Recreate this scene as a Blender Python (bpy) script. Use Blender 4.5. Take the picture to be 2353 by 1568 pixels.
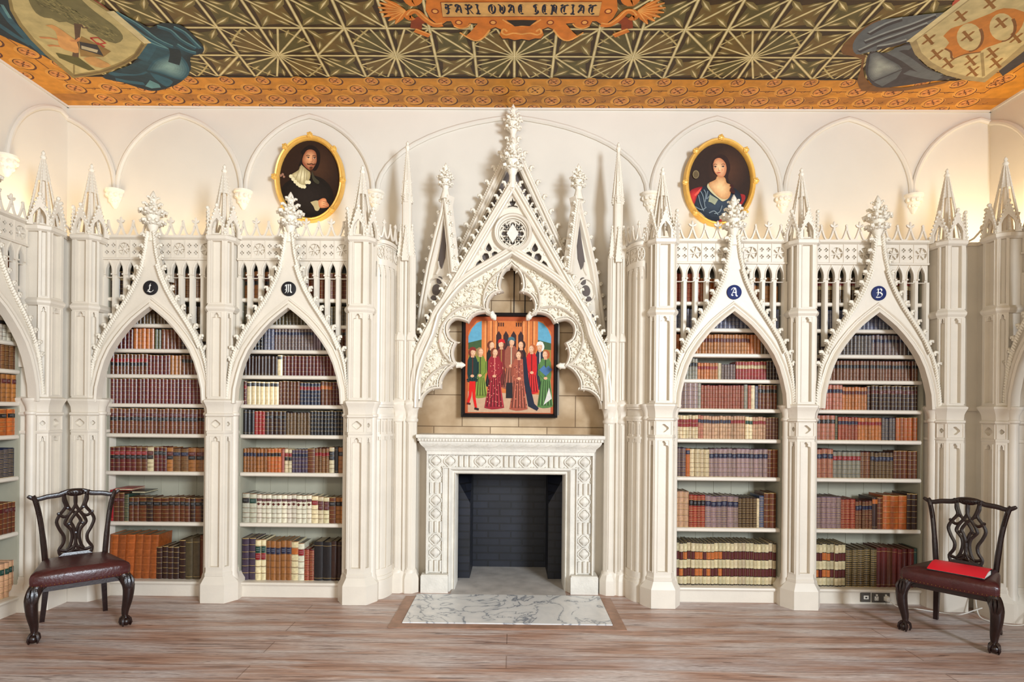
import bpy, bmesh, math, random
from math import sin, cos, pi, radians, sqrt, atan2, hypot
from mathutils import Vector, Matrix
from mathutils.geometry import tessellate_polygon
random.seed(11)
S = bpy.context.scene
COL = S.collection
for o in list(bpy.data.objects): bpy.data.objects.remove(o)

# ---------------------------------------------------------------- camera
F_PX, YAW, ROLL, PPX, PPY, CX, CY, CZ = 1360., .0079, .0091, 1169.2, 943.9, .0316, -5., 1.6
cam = bpy.data.cameras.new('camera'); cob = bpy.data.objects.new('camera', cam); COL.objects.link(cob)
cam.sensor_fit = 'HORIZONTAL'; cam.sensor_width = 36; cam.lens = 36 * F_PX / 2353
cob.matrix_world = Matrix.Translation((CX, CY, CZ)) @ Matrix.Rotation(YAW, 4, 'Z') @ Matrix.Rotation(pi/2, 4, 'X') @ Matrix.Rotation(ROLL, 4, 'Z')
_a, _b = PPX - 1176.5, PPY - 784
cam.shift_x = -_a / 2353; cam.shift_y = _b / 2353
cam.clip_start = .05; cam.clip_end = 60
S.camera = cob

# ---------------------------------------------------------------- light
S.view_settings.view_transform = 'Standard'; S.view_settings.look = 'None'
S.view_settings.gamma = 1; S.view_settings.use_curve_mapping = False
S.view_settings.exposure = 0.0
w = bpy.data.worlds.new('world'); S.world = w; w.use_nodes = True
w.node_tree.nodes['Background'].inputs[0].default_value = (1.0, .82, .58, 1)
w.node_tree.nodes['Background'].inputs[1].default_value = .33
def area(name, loc, target, sx, sy, power, col, spread=pi):
    l = bpy.data.lights.new(name, 'AREA'); l.shape = 'RECTANGLE'; l.size = sx; l.size_y = sy
    l.energy = power; l.color = col; l.spread = spread
    o = bpy.data.objects.new(name, l); COL.objects.link(o); o.location = loc
    o.rotation_euler = (Vector(target) - Vector(loc)).to_track_quat('-Z', 'Y').to_euler()
    return o
area('window_daylight', (4.6, -8.2, 3.0), (-.8, .2, 1.7), 1.6, 2.2, 1000, (.79, .89, 1.0))
area('window_daylight_behind', (-1.2, -6.2, 2.3), (0, .5, 1.8), 3.0, 2.0, 50, (.95, .97, 1.0))
area('added_ceiling_fill', (0, -5.6, 2.7), (0, -3.6, 4.4), 4.5, .5, 85, (1.0, .88, .66))  # unseen warm fill aimed upward, added to brighten the painted ceiling
WARM = (1.0, .76, .46)
for nm, x0, x1, pw in (('cornice_strip_light', -3.55, -1.35, 6.0), ('cornice_strip_light', 1.35, 3.55, 4.6)):
    area(nm, ((x0+x1)/2, .30, 3.10), ((x0+x1)/2, .42, 4.2), x1-x0, .05, pw, WARM)
area('corner_strip_light', (-3.95, -.02, 3.10), (-4.05, .3, 4.2), .25, .6, 5, WARM)
area('corner_strip_light', (4.18, 0.0, 3.10), (4.3, .3, 4.2), .25, .7, 9.5, WARM)

# ---------------------------------------------------------------- pixel <-> place (used for flat art and traced outlines on known planes)
def W(px, py, Y):
    a, b = px-PPX, py-PPY; c, s = cos(ROLL), sin(ROLL); u = c*a+s*b; v = -s*a+c*b
    t = u/F_PX; cy, sy = cos(YAW), sin(YAW); D = Y-CY
    X = D*(t*cy-sy)/(cy+t*sy); dep = -sy*X+cy*D
    return (X+CX, CZ-v*dep/F_PX)
CEIL = 4.412
def WC(px, py, Z=CEIL):
    x1, z1 = W(px, py, -4.0)
    k = (Z-CZ)/(z1-CZ)
    return (CX+(x1-CX)*k, CY+1.0*k)
def P(X, Y, Z):
    X -= CX; Y -= CY; Z -= CZ
    c, s = cos(YAW), sin(YAW); x = c*X+s*Y; y = -s*X+c*Y; u = F_PX*x/y; v = -F_PX*Z/y
    c, s = cos(ROLL), sin(ROLL); return (PPX+c*u-s*v, PPY+s*u+c*v)

# ---------------------------------------------------------------- mesh helper
class MB:
    def __init__(s): s.v = []; s.f = []; s.m = []; s.c = []; s.M = None; s.mi = 0; s.col = (1, 1, 1)
    def pt(s, p):
        p = Vector(p)
        if s.M is not None: p = s.M @ p
        s.v.append(tuple(p)); return len(s.v)-1
    def face(s, idx): s.f.append(tuple(idx)); s.m.append(s.mi); s.c.append(s.col)
    def poly(s, pts): s.face([s.pt(p) for p in pts])
    def box(s, x0, x1, y0, y1, z0, z1):
        i = [s.pt(p) for p in ((x0,y0,z0),(x1,y0,z0),(x1,y1,z0),(x0,y1,z0),(x0,y0,z1),(x1,y0,z1),(x1,y1,z1),(x0,y1,z1))]
        for q in ((0,3,2,1),(4,5,6,7),(0,1,5,4),(1,2,6,5),(2,3,7,6),(3,0,4,7)): s.face([i[k] for k in q])
    def loft(s, rings, cap=True, closed=True):
        R = [[s.pt(p) for p in r] for r in rings]; n = len(R[0])
        for a, b in zip(R, R[1:]):
            for k in range(n if closed else n-1): s.face((a[k], a[(k+1) % n], b[(k+1) % n], b[k]))
        if cap and closed:
            s.face(R[0][::-1]); s.face(R[-1])
    def rings_z(s, plan, stops, cap=True):
        """plan: list of (x,y); stops: (z, scale) or (z, sx, sy, dx, dy)"""
        rr = []
        for st in stops:
            z, k = st[0], st[1]
            rr.append([(x*k, y*k, z) for x, y in plan])
        s.loft(rr, cap)
    def tube(s, pts, r, n=6, flat=1.0, up=None, cap=True):
        pts = [Vector(p) for p in pts]; rr = []
        N = len(pts); prev = None
        for i, p in enumerate(pts):
            t = (pts[min(i+1, N-1)] - pts[max(i-1, 0)]).normalized()
            if prev is None:
                u = Vector(up) if up else (Vector((0,0,1)) if abs(t.z) < .9 else Vector((0,1,0)))
            else: u = prev
            a = (u - t*u.dot(t)).normalized(); b = t.cross(a); prev = a
            rad = r[i] if isinstance(r, (list, tuple)) else r
            rr.append([p + a*cos(2*pi*k/n)*rad*flat + b*sin(2*pi*k/n)*rad for k in range(n)])
        s.loft(rr, cap)
    def blob(s, c, r, n=6, m=4, sc=(1,1,1)):
        c = Vector(c); rr = []
        for j in range(m+1):
            th = pi*j/m; q = max(sin(th), .02)
            rr.append([c+Vector((cos(2*pi*k/n)*q*r*sc[0], sin(2*pi*k/n)*q*r*sc[1], -cos(th)*r*sc[2])) for k in range(n)])
        s.loft(rr, True)
    def plate(s, outer, y0, y1, holes=()):
        """outline in (x,z), extruded from y0 (front) to y1 (back), with holes"""
        loops = [list(outer)] + [list(h) for h in holes]
        flat = [p for l in loops for p in l]
        tri = tessellate_polygon([[Vector((p[0], p[1], 0)) for p in l] for l in loops])
        A = [s.pt((p[0], y0, p[1])) for p in flat]; B = [s.pt((p[0], y1, p[1])) for p in flat]
        for t in tri:
            s.face([A[k] for k in t]); s.face([B[k] for k in t][::-1])
        o = 0
        for l in loops:
            n = len(l)
            for k in range(n): s.face((A[o+k], A[o+(k+1) % n], B[o+(k+1) % n], B[o+k]))
            o += n
    def sweep(s, path, prof, y0=0, closed=False, cap=True):
        """profile (u along the path's left normal, v = depth) swept along a path in the xz plane"""
        n = len(path); rr = []
        for i, p in enumerate(path):
            if closed: a, b = path[i-1], path[(i+1) % n]
            else: a, b = path[max(i-1, 0)], path[min(i+1, n-1)]
            def nrm(q, r):
                dx, dz = r[0]-q[0], r[1]-q[1]; L = hypot(dx, dz) or 1; return Vector((-dz/L, dx/L))
            n1 = nrm(a, p) if a != p else nrm(p, b)
            n2 = nrm(p, b) if b != p else n1
            m = (n1+n2); m = m.normalized() if m.length > 1e-6 else n1
            k = 1/max(m.dot(n1), .5)
            rr.append([(p[0]+m[0]*u*k, y0+v, p[1]+m[1]*u*k) for u, v in prof])
        if closed: rr.append(rr[0])
        s.loft(rr, cap and not closed)
    def lathe(s, prof, n=12, c=(0,0), a0=0):
        s.loft([[(c[0]+cos(2*pi*k/n+a0)*r, c[1]+sin(2*pi*k/n+a0)*r, z) for k in range(n)] for r, z in prof], True)
    def mesh(s, name, mats, sharp=40):
        me = bpy.data.meshes.new(name); me.from_pydata(s.v, [], s.f)
        for m in (mats if isinstance(mats, (list, tuple)) else [mats]): me.materials.append(m)
        me.polygons.foreach_set('material_index', s.m)
        if any(c != (1, 1, 1) for c in s.c):
            ca = me.color_attributes.new('Col', 'FLOAT_COLOR', 'CORNER')
            d = []
            for p in me.polygons:
                c = s.c[p.index]; d += [c[0], c[1], c[2], 1.0]*p.loop_total
            ca.data.foreach_set('color', d)
        bm = bmesh.new(); bm.from_mesh(me); bmesh.ops.recalc_face_normals(bm, faces=bm.faces) if sharp != 'flat' else None
        bm.to_mesh(me); bm.free()
        if sharp != 'flat':
            me.polygons.foreach_set('use_smooth', [True]*len(me.polygons)); me.set_sharp_from_angle(angle=radians(sharp))
        return me
    def build(s, name, mats, parent=None, sharp=40):
        return link(name, s.mesh(name, mats, sharp), parent)
def link(name, me, parent=None):
    o = bpy.data.objects.new(name, me); COL.objects.link(o)
    if parent is not None: o.parent = parent
    return o
def thing(name, label, cat, loc=(0,0,0), rz=0, group=None):
    o = bpy.data.objects.new(name, None); COL.objects.link(o); o.location = loc; o.rotation_euler = (0,0,rz)
    o.empty_display_size = .05
    return tag(o, label, cat, group)
def tag(o, label, cat, group=None):
    o['label'] = label; o['category'] = cat
    if group: o['group'] = group
    return o
def struct(name, mb, mats, sharp=40):
    o = mb.build(name, mats, None, sharp); o['kind'] = 'structure'; return o
def dup(root, loc, rz, label, group=None):
    r = root.copy(); COL.objects.link(r); r.location = loc; r.rotation_euler = (0,0,rz); r['label'] = label
    if group: r['group'] = group
    for ch in list(root.children):
        c = ch.copy(); COL.objects.link(c); c.parent = r
        for g in ch.children:
            d = g.copy(); COL.objects.link(d); d.parent = c
    return r

# ---------------------------------------------------------------- materials
def srgb(*c):
    return tuple(((x/255)/12.92 if x/255 < .04045 else ((x/255+.055)/1.055)**2.4) for x in c)
def mat(name, col, rough=.5, noise=0, nscale=8, bump=0, bscale=60, metal=0, attr=False, col2=None, spec=.5, stretch=(1,1,1)):
    m = bpy.data.materials.new(name); m.use_nodes = True; t = m.node_tree; N, L = t.nodes, t.links
    b = N['Principled BSDF']; b.inputs['Roughness'].default_value = rough; b.inputs['Metallic'].default_value = metal
    b.inputs['Specular IOR Level'].default_value = spec
    tc = N.new('ShaderNodeTexCoord'); mp = N.new('ShaderNodeMapping'); mp.inputs['Scale'].default_value = stretch
    L.new(tc.outputs['Object'], mp.inputs[0])
    if attr:
        src = N.new('ShaderNodeAttribute'); src.attribute_name = 'Col'; base = src.outputs['Color']
    else:
        src = N.new('ShaderNodeRGB'); src.outputs[0].default_value = (*col, 1); base = src.outputs[0]
    if noise:
        nz = N.new('ShaderNodeTexNoise'); nz.inputs['Scale'].default_value = nscale; nz.inputs['Detail'].default_value = 5
        L.new(mp.outputs[0], nz.inputs['Vector'])
        cr = N.new('ShaderNodeValToRGB'); cr.color_ramp.elements[0].position = .3; cr.color_ramp.elements[1].position = .7
        c2 = col2 or (1-noise,)*3
        cr.color_ramp.elements[0].color = (*c2, 1); cr.color_ramp.elements[1].color = (1, 1, 1, 1)
        L.new(nz.outputs[0], cr.inputs[0])
        mx = N.new('ShaderNodeMix'); mx.data_type = 'RGBA'; mx.blend_type = 'MULTIPLY'; mx.inputs[0].default_value = 1
        L.new(base, mx.inputs[6]); L.new(cr.outputs[0], mx.inputs[7]); base = mx.outputs[2]
    L.new(base, b.inputs['Base Color'])
    if bump:
        nb = N.new('ShaderNodeTexNoise'); nb.inputs['Scale'].default_value = bscale; nb.inputs['Detail'].default_value = 4
        L.new(mp.outputs[0], nb.inputs['Vector'])
        bp = N.new('ShaderNodeBump'); bp.inputs['Strength'].default_value = bump; bp.inputs['Distance'].default_value = .01
        L.new(nb.outputs[0], bp.inputs['Height']); L.new(bp.outputs[0], b.inputs['Normal'])
    return m
CREAM = srgb(226, 216, 200)
M = {}
M['cream'] = mat('cream_paint', CREAM, .45, .08, 5, .12, 40)
M['wall'] = mat('wall_paint', srgb(214, 207, 195), .7, .05, 2.5, .06, 30)
M['inside'] = mat('bookcase_inside_paint', srgb(176, 172, 152), .6, .15, 4, .1, 30)
M['plaster'] = mat('white_plaster', srgb(238, 230, 214), .6, .1, 14, .3, 60)
M['stone'] = mat('carved_limestone', srgb(226, 220, 208), .6, .16, 9, .35, 55)
M['foliage'] = mat('foliage_carving', srgb(236, 226, 206), .6, .08, 60, 1.0, 55)
M['grey'] = mat('grey_backing_paint', srgb(98, 88, 84), .6, .1, 10)
M['art'] = mat('oil_colours', (1,1,1), .6, .14, 40, .04, 60, attr=True, spec=.2)
M['fresco'] = mat('ceiling_colours', (1,1,1), .5, .30, 14, .1, 40, attr=True, spec=.3)
M['leather'] = mat('book_leather', (1,1,1), .30, .36, 38, .07, 140, attr=True)
M['gilt'] = mat('gilded_wood', srgb(236, 188, 96), .38, .15, 20, .1, 60, metal=.25)
M['black'] = mat('black_lacquer', srgb(18, 17, 20), .3)
M['mahog'] = mat('dark_mahogany', srgb(40, 22, 19), .30, .45, 25, .15, 70)
M['maroon'] = mat('maroon_hide', srgb(74, 30, 30), .3, .3, 14, .2, 60)
M['brass'] = mat('brass_studs', srgb(190, 150, 90), .35, metal=1)
M['redcard'] = mat('red_card', srgb(228, 10, 40), .4)
M['paper'] = mat('paper_sheets', srgb(230, 226, 216), .7)
M['white'] = mat('white_plastic', srgb(226, 222, 212), .35)
M['steel'] = mat('dark_metal_plate', srgb(92, 88, 82), .4, metal=.5)
M['letter'] = mat('white_enamel', srgb(232, 230, 224), .4)
M['disc_black'] = mat('black_enamel', srgb(30, 28, 32), .6, spec=.25)
M['disc_blue'] = mat('blue_enamel', srgb(28, 40, 92), .6, spec=.25)
# crossing of voronoi relief for the carved spandrels
def relief(m, scale, strength):
    t = m.node_tree; N, L = t.nodes, t.links; b = N['Principled BSDF']
    tc = N.new('ShaderNodeTexCoord'); vo = N.new('ShaderNodeTexVoronoi'); vo.feature = 'DISTANCE_TO_EDGE'; vo.inputs['Scale'].default_value = scale
    nz = N.new('ShaderNodeTexNoise'); nz.inputs['Scale'].default_value = scale*.6
    mx = N.new('ShaderNodeMix'); mx.data_type = 'VECTOR'; mx.inputs[0].default_value = .08
    L.new(tc.outputs['Object'], nz.inputs['Vector']); L.new(tc.outputs['Object'], mx.inputs[4]); L.new(nz.outputs[1], mx.inputs[5])
    L.new(mx.outputs[1], vo.inputs['Vector'])
    bp = N.new('ShaderNodeBump'); bp.inputs['Strength'].default_value = strength; bp.inputs['Distance'].default_value = .03
    L.new(vo.outputs[0], bp.inputs['Height']); L.new(bp.outputs[0], b.inputs['Normal'])
relief(M['foliage'], 34, .55)

def floor_mat():
    m = bpy.data.materials.new('worn_floorboards'); m.use_nodes = True; t = m.node_tree; N, L = t.nodes, t.links; b = N['Principled BSDF']
    tc = N.new('ShaderNodeTexCoord')
    br = N.new('ShaderNodeTexBrick'); br.offset = .37; br.inputs['Scale'].default_value = 1
    br.inputs['Brick Width'].default_value = 4.3; br.inputs['Row Height'].default_value = .19; br.inputs['Mortar Size'].default_value = .004
    br.inputs['Color1'].default_value = (0,0,0,1); br.inputs['Color2'].default_value = (1,1,1,1); br.inputs['Mortar'].default_value = (.5,.5,.5,1)
    L.new(tc.outputs['Object'], br.inputs['Vector'])
    def noise(sc, scale, det=6, dist=0):
        mp = N.new('ShaderNodeMapping'); mp.inputs['Scale'].default_value = sc; L.new(tc.outputs['Object'], mp.inputs[0])
        n = N.new('ShaderNodeTexNoise'); n.inputs['Scale'].default_value = scale; n.inputs['Detail'].default_value = det; n.inputs['Distortion'].default_value = dist
        L.new(mp.outputs[0], n.inputs['Vector']); return n
    grain = noise((1, 16, 1), 3.2, 8, .6); wear = noise((.5, 4.2, 1), 2.2, 10, .5); fine = noise((3, 40, 1), 6, 6)
    def ramp(inp, stops):
        c = N.new('ShaderNodeValToRGB'); e = c.color_ramp.elements
        while len(e) < len(stops): e.new(.5)
        for q, (p, col) in zip(e, stops): q.position = p; q.color = (*col, 1)
        L.new(inp, c.inputs[0]); return c.outputs[0]
    wood = ramp(grain.outputs[0], [(.3, srgb(132, 100, 84)), (.5, srgb(172, 134, 114)), (.7, srgb(196, 164, 146))])
    pale = ramp(fine.outputs[0], [(.3, srgb(168, 156, 152)), (.65, srgb(232, 226, 224))])
    fac = ramp(wear.outputs[0], [(.41, (.05,.05,.05)), (.62, (.78,.78,.78))])
    mx = N.new('ShaderNodeMix'); mx.data_type = 'RGBA'; L.new(fac, mx.inputs[0]); L.new(wood, mx.inputs[6]); L.new(pale, mx.inputs[7])
    sh = ramp(br.outputs['Color'], [(0, (.88,.88,.90)), (1, (1.0,.98,.96))])
    m2 = N.new('ShaderNodeMix'); m2.data_type = 'RGBA'; m2.blend_type = 'MULTIPLY'; m2.inputs[0].default_value = 1; L.new(mx.outputs[2], m2.inputs[6]); L.new(sh, m2.inputs[7])
    gap = ramp(br.outputs['Fac'], [(.0, (1,1,1)), (1, (.6,.54,.50))])
    m3 = N.new('ShaderNodeMix'); m3.data_type = 'RGBA'; m3.blend_type = 'MULTIPLY'; m3.inputs[0].default_value = 1; L.new(m2.outputs[2], m3.inputs[6]); L.new(gap, m3.inputs[7])
    crack = noise((1.2, 22, 1), 2.4, 9, 1.2)
    cf = ramp(crack.outputs[0], [(.34, (.30,.24,.22)), (.41, (1,1,1))])
    m4 = N.new('ShaderNodeMix'); m4.data_type = 'RGBA'; m4.blend_type = 'MULTIPLY'; m4.inputs[0].default_value = .8; L.new(m3.outputs[2], m4.inputs[6]); L.new(cf, m4.inputs[7])
    L.new(m4.outputs[2], b.inputs['Base Color']); b.inputs['Roughness'].default_value = .42
    bp = N.new('ShaderNodeBump'); bp.inputs['Strength'].default_value = .25; bp.inputs['Distance'].default_value = .01
    L.new(grain.outputs[0], bp.inputs['Height']); L.new(bp.outputs[0], b.inputs['Normal'])
    return m
M['floor'] = floor_mat()
def marble_mat():
    m = bpy.data.materials.new('veined_marble'); m.use_nodes = True; t = m.node_tree; N, L = t.nodes, t.links; b = N['Principled BSDF']
    tc = N.new('ShaderNodeTexCoord'); n0 = N.new('ShaderNodeTexNoise'); n0.inputs['Scale'].default_value = 3.4; n0.inputs['Detail'].default_value = 8; n0.inputs['Distortion'].default_value = 1.4
    L.new(tc.outputs['Object'], n0.inputs['Vector'])
    mth = N.new('ShaderNodeMath'); mth.operation = 'SUBTRACT'; mth.inputs[1].default_value = .5; L.new(n0.outputs[0], mth.inputs[0])
    ab = N.new('ShaderNodeMath'); ab.operation = 'ABSOLUTE'; L.new(mth.outputs[0], ab.inputs[0])
    c = N.new('ShaderNodeValToRGB'); e = c.color_ramp.elements; e[0].position = 0; e[0].color = (*srgb(128, 134, 144), 1); e[1].position = .025; e[1].color = (*srgb(216, 216, 214), 1)
    q = e.new(.2); q.color = (*srgb(232, 230, 226), 1)
    L.new(ab.outputs[0], c.inputs[0]); L.new(c.outputs[0], b.inputs['Base Color']); b.inputs['Roughness'].default_value = .3
    return m
M['marble'] = marble_mat()
def brick_mat(name, c1, c2, mort, bw, rh, ms, rough, bump, blotch=None, flip=False):
    m = bpy.data.materials.new(name); m.use_nodes = True; t = m.node_tree; N, L = t.nodes, t.links; b = N['Principled BSDF']
    tc = N.new('ShaderNodeTexCoord'); sp = N.new('ShaderNodeSeparateXYZ'); cb = N.new('ShaderNodeCombineXYZ'); L.new(tc.outputs['Object'], sp.inputs[0])
    ad = N.new('ShaderNodeMath'); ad.operation = 'ADD'; L.new(sp.outputs[0], ad.inputs[0]); L.new(sp.outputs[1], ad.inputs[1])
    L.new(ad.outputs[0], cb.inputs[0]); L.new(sp.outputs[2], cb.inputs[1])
    br = N.new('ShaderNodeTexBrick'); br.inputs['Scale'].default_value = 1; br.inputs['Brick Width'].default_value = bw; br.inputs['Row Height'].default_value = rh; br.inputs['Mortar Size'].default_value = ms
    br.inputs['Color1'].default_value = (*c1, 1); br.inputs['Color2'].default_value = (*c2, 1); br.inputs['Mortar'].default_value = (*mort, 1)
    L.new(cb.outputs[0], br.inputs['Vector']); base = br.outputs[0]
    nz = N.new('ShaderNodeTexNoise'); nz.inputs['Scale'].default_value = 3.5; nz.inputs['Detail'].default_value = 8; L.new(tc.outputs['Object'], nz.inputs['Vector'])
    if blotch:
        cr = N.new('ShaderNodeValToRGB'); e = cr.color_ramp.elements; e[0].position = .35; e[0].color = (*blotch[0], 1); e[1].position = .7; e[1].color = (*blotch[1], 1); L.new(nz.outputs[0], cr.inputs[0])
        mx = N.new('ShaderNodeMix'); mx.data_type = 'RGBA'; mx.blend_type = 'MULTIPLY'; mx.inputs[0].default_value = 1; L.new(base, mx.inputs[6]); L.new(cr.outputs[0], mx.inputs[7]); base = mx.outputs[2]
    L.new(base, b.inputs['Base Color']); b.inputs['Roughness'].default_value = rough
    bp = N.new('ShaderNodeBump'); bp.inputs['Strength'].default_value = bump; bp.inputs['Distance'].default_value = .01; bp.invert = True
    L.new(br.outputs['Fac'], bp.inputs['Height']); L.new(bp.outputs[0], b.inputs['Normal'])
    return m
M['firebrick'] = brick_mat('sooty_firebrick', srgb(20, 23, 33), srgb(28, 31, 41), srgb(13, 14, 19), .23, .075, .007, .5, .8, ((.6,.6,.62), (1.25,1.25,1.3)))
M['ashlar'] = brick_mat('stained_ashlar', srgb(210, 190, 160), srgb(192, 170, 140), srgb(120, 98, 72), .52, .29, .004, .75, .4, ((.62,.52,.4), (1.08,1.04,1.0)))
# ================================================================ room shell
XL, XR, YB, YF = -4.16, 4.41, .50, -6.6
mb = MB(); mb.poly([(XL-.1,YF,0),(XR+.1,YF,0),(XR+.1,YB+.7,0),(XL-.1,YB+.7,0)]); struct('floor', mb, M['floor'], 'flat')
mb = MB()   # back wall with the fireplace hole
mb.plate([(XL-.1,0),(-.60,0),(-.60,1.10),(.60,1.10),(.60,0),(XR+.1,0),(XR+.1,CEIL+.05),(XL-.1,CEIL+.05)], YB, YB+.12)
struct('wall_back', mb, M['wall'], 'flat')
mb = MB(); mb.box(XL-.12,XL,YF,YB+.12,0,CEIL+.05); struct('wall_left', mb, M['wall'], 'flat')
mb = MB(); mb.box(XR,XR+.12,YF,YB+.12,0,CEIL+.05); struct('wall_right', mb, M['wall'], 'flat')

# ---------------------------------------------------------------- flat painted art
class Art(MB):
    """coloured polygons laid on a plane, each layer a hair in front of the last"""
    def __init__(s, fn, step=.0004): super().__init__(); s.k = 0; s.q = 0; s.step = step; s.fn = lambda a, b, h: fn(a, b, h+s.q*s.step*.01)
    def p(s, pts, col, layer=None):
        s.col = col; s.q = (s.q+1) % 90
        if layer is None: s.k += 1; layer = s.k
        tri = tessellate_polygon([[Vector((a, b, 0)) for a, b in pts]])
        idx = [s.pt(s.fn(a, b, layer*s.step)) for a, b in pts]
        for t in tri: s.face([idx[i] for i in t])
    def ell(s, cx, cy, rx, ry, col, layer=None, n=14, a0=0, a1=2*pi, rot=0):
        q = [(cx+rx*cos(a)*cos(rot)-ry*sin(a)*sin(rot), cy+rx*cos(a)*sin(rot)+ry*sin(a)*cos(rot)) for a in [a0+(a1-a0)*i/n for i in range(n)]]
        s.p(q, col, layer)
    def soft(s, pts, c0, c1, n=7, to=(0,0), m=.12, layer=None):
        """a patch blended from rim colour c0 to heart colour c1"""
        cx = sum(p[0] for p in pts)/len(pts)+to[0]; cy = sum(p[1] for p in pts)/len(pts)+to[1]
        for i in range(n):
            k = 1-(1-m)*i/n; t = i/(n-1)
            s.p([(cx+(x-cx)*k, cy+(y-cy)*k) for x, y in pts], tuple(a+(b-a)*t for a, b in zip(c0, c1)), None if layer is None else layer+i*.08)
    def line(s, pts, wd, col, layer=None):
        if layer is None: s.k += 1; layer = s.k
        s.q = (s.q+1) % 90; s.col = col; n = len(pts); Lft = []; Rgt = []
        for i, p in enumerate(pts):
            a, b = pts[max(i-1,0)], pts[min(i+1,n-1)]; dx, dy = b[0]-a[0], b[1]-a[1]; L = hypot(dx, dy) or 1
            wi = (wd[i] if isinstance(wd, (list, tuple)) else wd)/2
            Lft.append((p[0]-dy/L*wi, p[1]+dx/L*wi)); Rgt.append((p[0]+dy/L*wi, p[1]-dx/L*wi))
        A = [s.pt(s.fn(*q, layer*s.step)) for q in Lft]; B = [s.pt(s.fn(*q, layer*s.step)) for q in Rgt]
        for i in range(n-1): s.face((A[i], A[i+1], B[i+1], B[i]))
def arc(cx, cy, r, a0, a1, n=8, ry=None): return [(cx+r*cos(a0+(a1-a0)*i/n), cy+(ry or r)*sin(a0+(a1-a0)*i/n)) for i in range(n+1)]
def smooth(pts, k=4):
    """Catmull-Rom through 2D or 3D points"""
    P_ = [Vector(p) for p in pts]; out = []
    for i in range(len(P_)-1):
        p0 = P_[max(i-1,0)]; p1 = P_[i]; p2 = P_[i+1]; p3 = P_[min(i+2,len(P_)-1)]
        for j in range(k):
            t = j/k
            out.append(tuple(.5*((2*p1)+(p2-p0)*t+(2*p0-5*p1+4*p2-p3)*t*t+(3*p1-p0-3*p2+p3)*t**3)))
    out.append(tuple(P_[-1])); return out
# blackletter-like capitals drawn with a broad nib, on a 1 x 1.4 field
GL = {
 'F': [[(.1,1.25),(.35,1.4),(.6,1.28),(.95,1.38)],[(.5,1.3),(.38,.9),(.42,.4),(.3,.1),(.1,.0)],[(.42,.75),(.6,.82),(.78,.72)],[(.2,1.1),(.12,.8),(.25,.6)]],
 'A': [[(.12,1.05),(.2,1.32),(.5,1.36),(.62,1.2)],[(.62,1.3),(.72,.7),(.72,.2),(.92,.02)],[(.5,1.3),(.3,.7),(.12,.3),(.3,.12)],[(.22,.55),(.5,.66),(.72,.55)]],
 'R': [[(.1,1.25),(.35,1.38),(.4,1.2),(.36,.6),(.4,.1),(.2,.0)],[(.4,1.25),(.7,1.36),(.85,1.1),(.6,.82),(.42,.78)],[(.5,.75),(.75,.4),(.95,.02)],[(.12,.9),(.2,.6)]],
 'I': [[(.2,1.3),(.5,1.4),(.8,1.28)],[(.5,1.35),(.42,.9),(.55,.5),(.45,.1),(.2,.02)],[(.25,.2),(.5,.0),(.8,.12)]],
 'Q': [[(.5,1.38),(.18,1.1),(.14,.5),(.4,.1),(.75,.3),(.86,.9),(.7,1.3),(.5,1.38)],[(.5,1.2),(.45,.6),(.55,.3)],[(.5,.3),(.75,.1),(1.0,-.05)]],
 'V': [[(.08,1.3),(.25,1.38),(.3,1.0),(.28,.4),(.5,.05)],[(.5,.05),(.78,.5),(.8,1.1),(.62,1.38)],[(.55,1.1),(.5,.5)]],
 'E': [[(.75,1.3),(.45,1.38),(.2,1.05),(.2,.4),(.45,.05),(.8,.15)],[(.22,.72),(.5,.8),(.72,.72)],[(.5,1.25),(.48,.3)]],
 'S': [[(.85,1.25),(.55,1.4),(.25,1.15),(.4,.85),(.75,.6),(.75,.25),(.45,.02),(.12,.18)],[(.5,1.2),(.5,.3)]],
 'N': [[(.12,1.2),(.25,1.36),(.3,.9),(.28,.1),(.12,.0)],[(.3,1.2),(.6,1.38),(.75,1.1),(.72,.3),(.92,.02)],[(.5,1.15),(.48,.4)]],
 'T': [[(.1,1.2),(.35,1.4),(.6,1.26),(.95,1.38)],[(.5,1.15),(.2,.9),(.22,.4),(.5,.05),(.85,.18)],[(.55,1.3),(.52,.35)]],
 'L': [[(.62,1.4),(.5,1.2),(.46,.7),(.36,.3),(.12,.12),(.3,.16),(.55,.0),(.85,.12),(.92,.3)],[(.3,.95),(.45,1.1),(.6,1.0)],[(.2,.35),(.5,.42)]],
 'M': [[(.05,1.1),(.15,1.34),(.24,1.1),(.22,.2),(.05,.04)],[(.24,1.2),(.45,1.38),(.52,1.1),(.5,.15)],[(.52,1.2),(.74,1.38),(.82,1.1),(.8,.3),(.98,.06)],[(.05,.55),(.22,.62)],[(.5,.15),(.4,.0)]],
 'B': [[(.12,1.2),(.3,1.38),(.36,1.1),(.32,.4),(.1,.08),(.3,.0)],[(.34,1.2),(.66,1.38),(.84,1.12),(.62,.82),(.36,.76)],[(.6,.8),(.9,.5),(.72,.08),(.3,.02)],[(.14,.75),(.3,.8)]],
}
def glyph(art, ch, x, y, wd, ht, nib, col, ang=40, layer=None):
    nx, ny = cos(radians(ang))*nib/2, sin(radians(ang))*nib/2
    for st in GL[ch]:
        q = smooth([(x+a*wd, y+b/1.4*ht) for a, b in st], 3)
        for a, b in zip(q, q[1:]):
            art.p([(a[0]-nx,a[1]-ny),(b[0]-nx,b[1]-ny),(b[0]+nx,b[1]+ny),(a[0]+nx,a[1]+ny)], col, layer)

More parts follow.
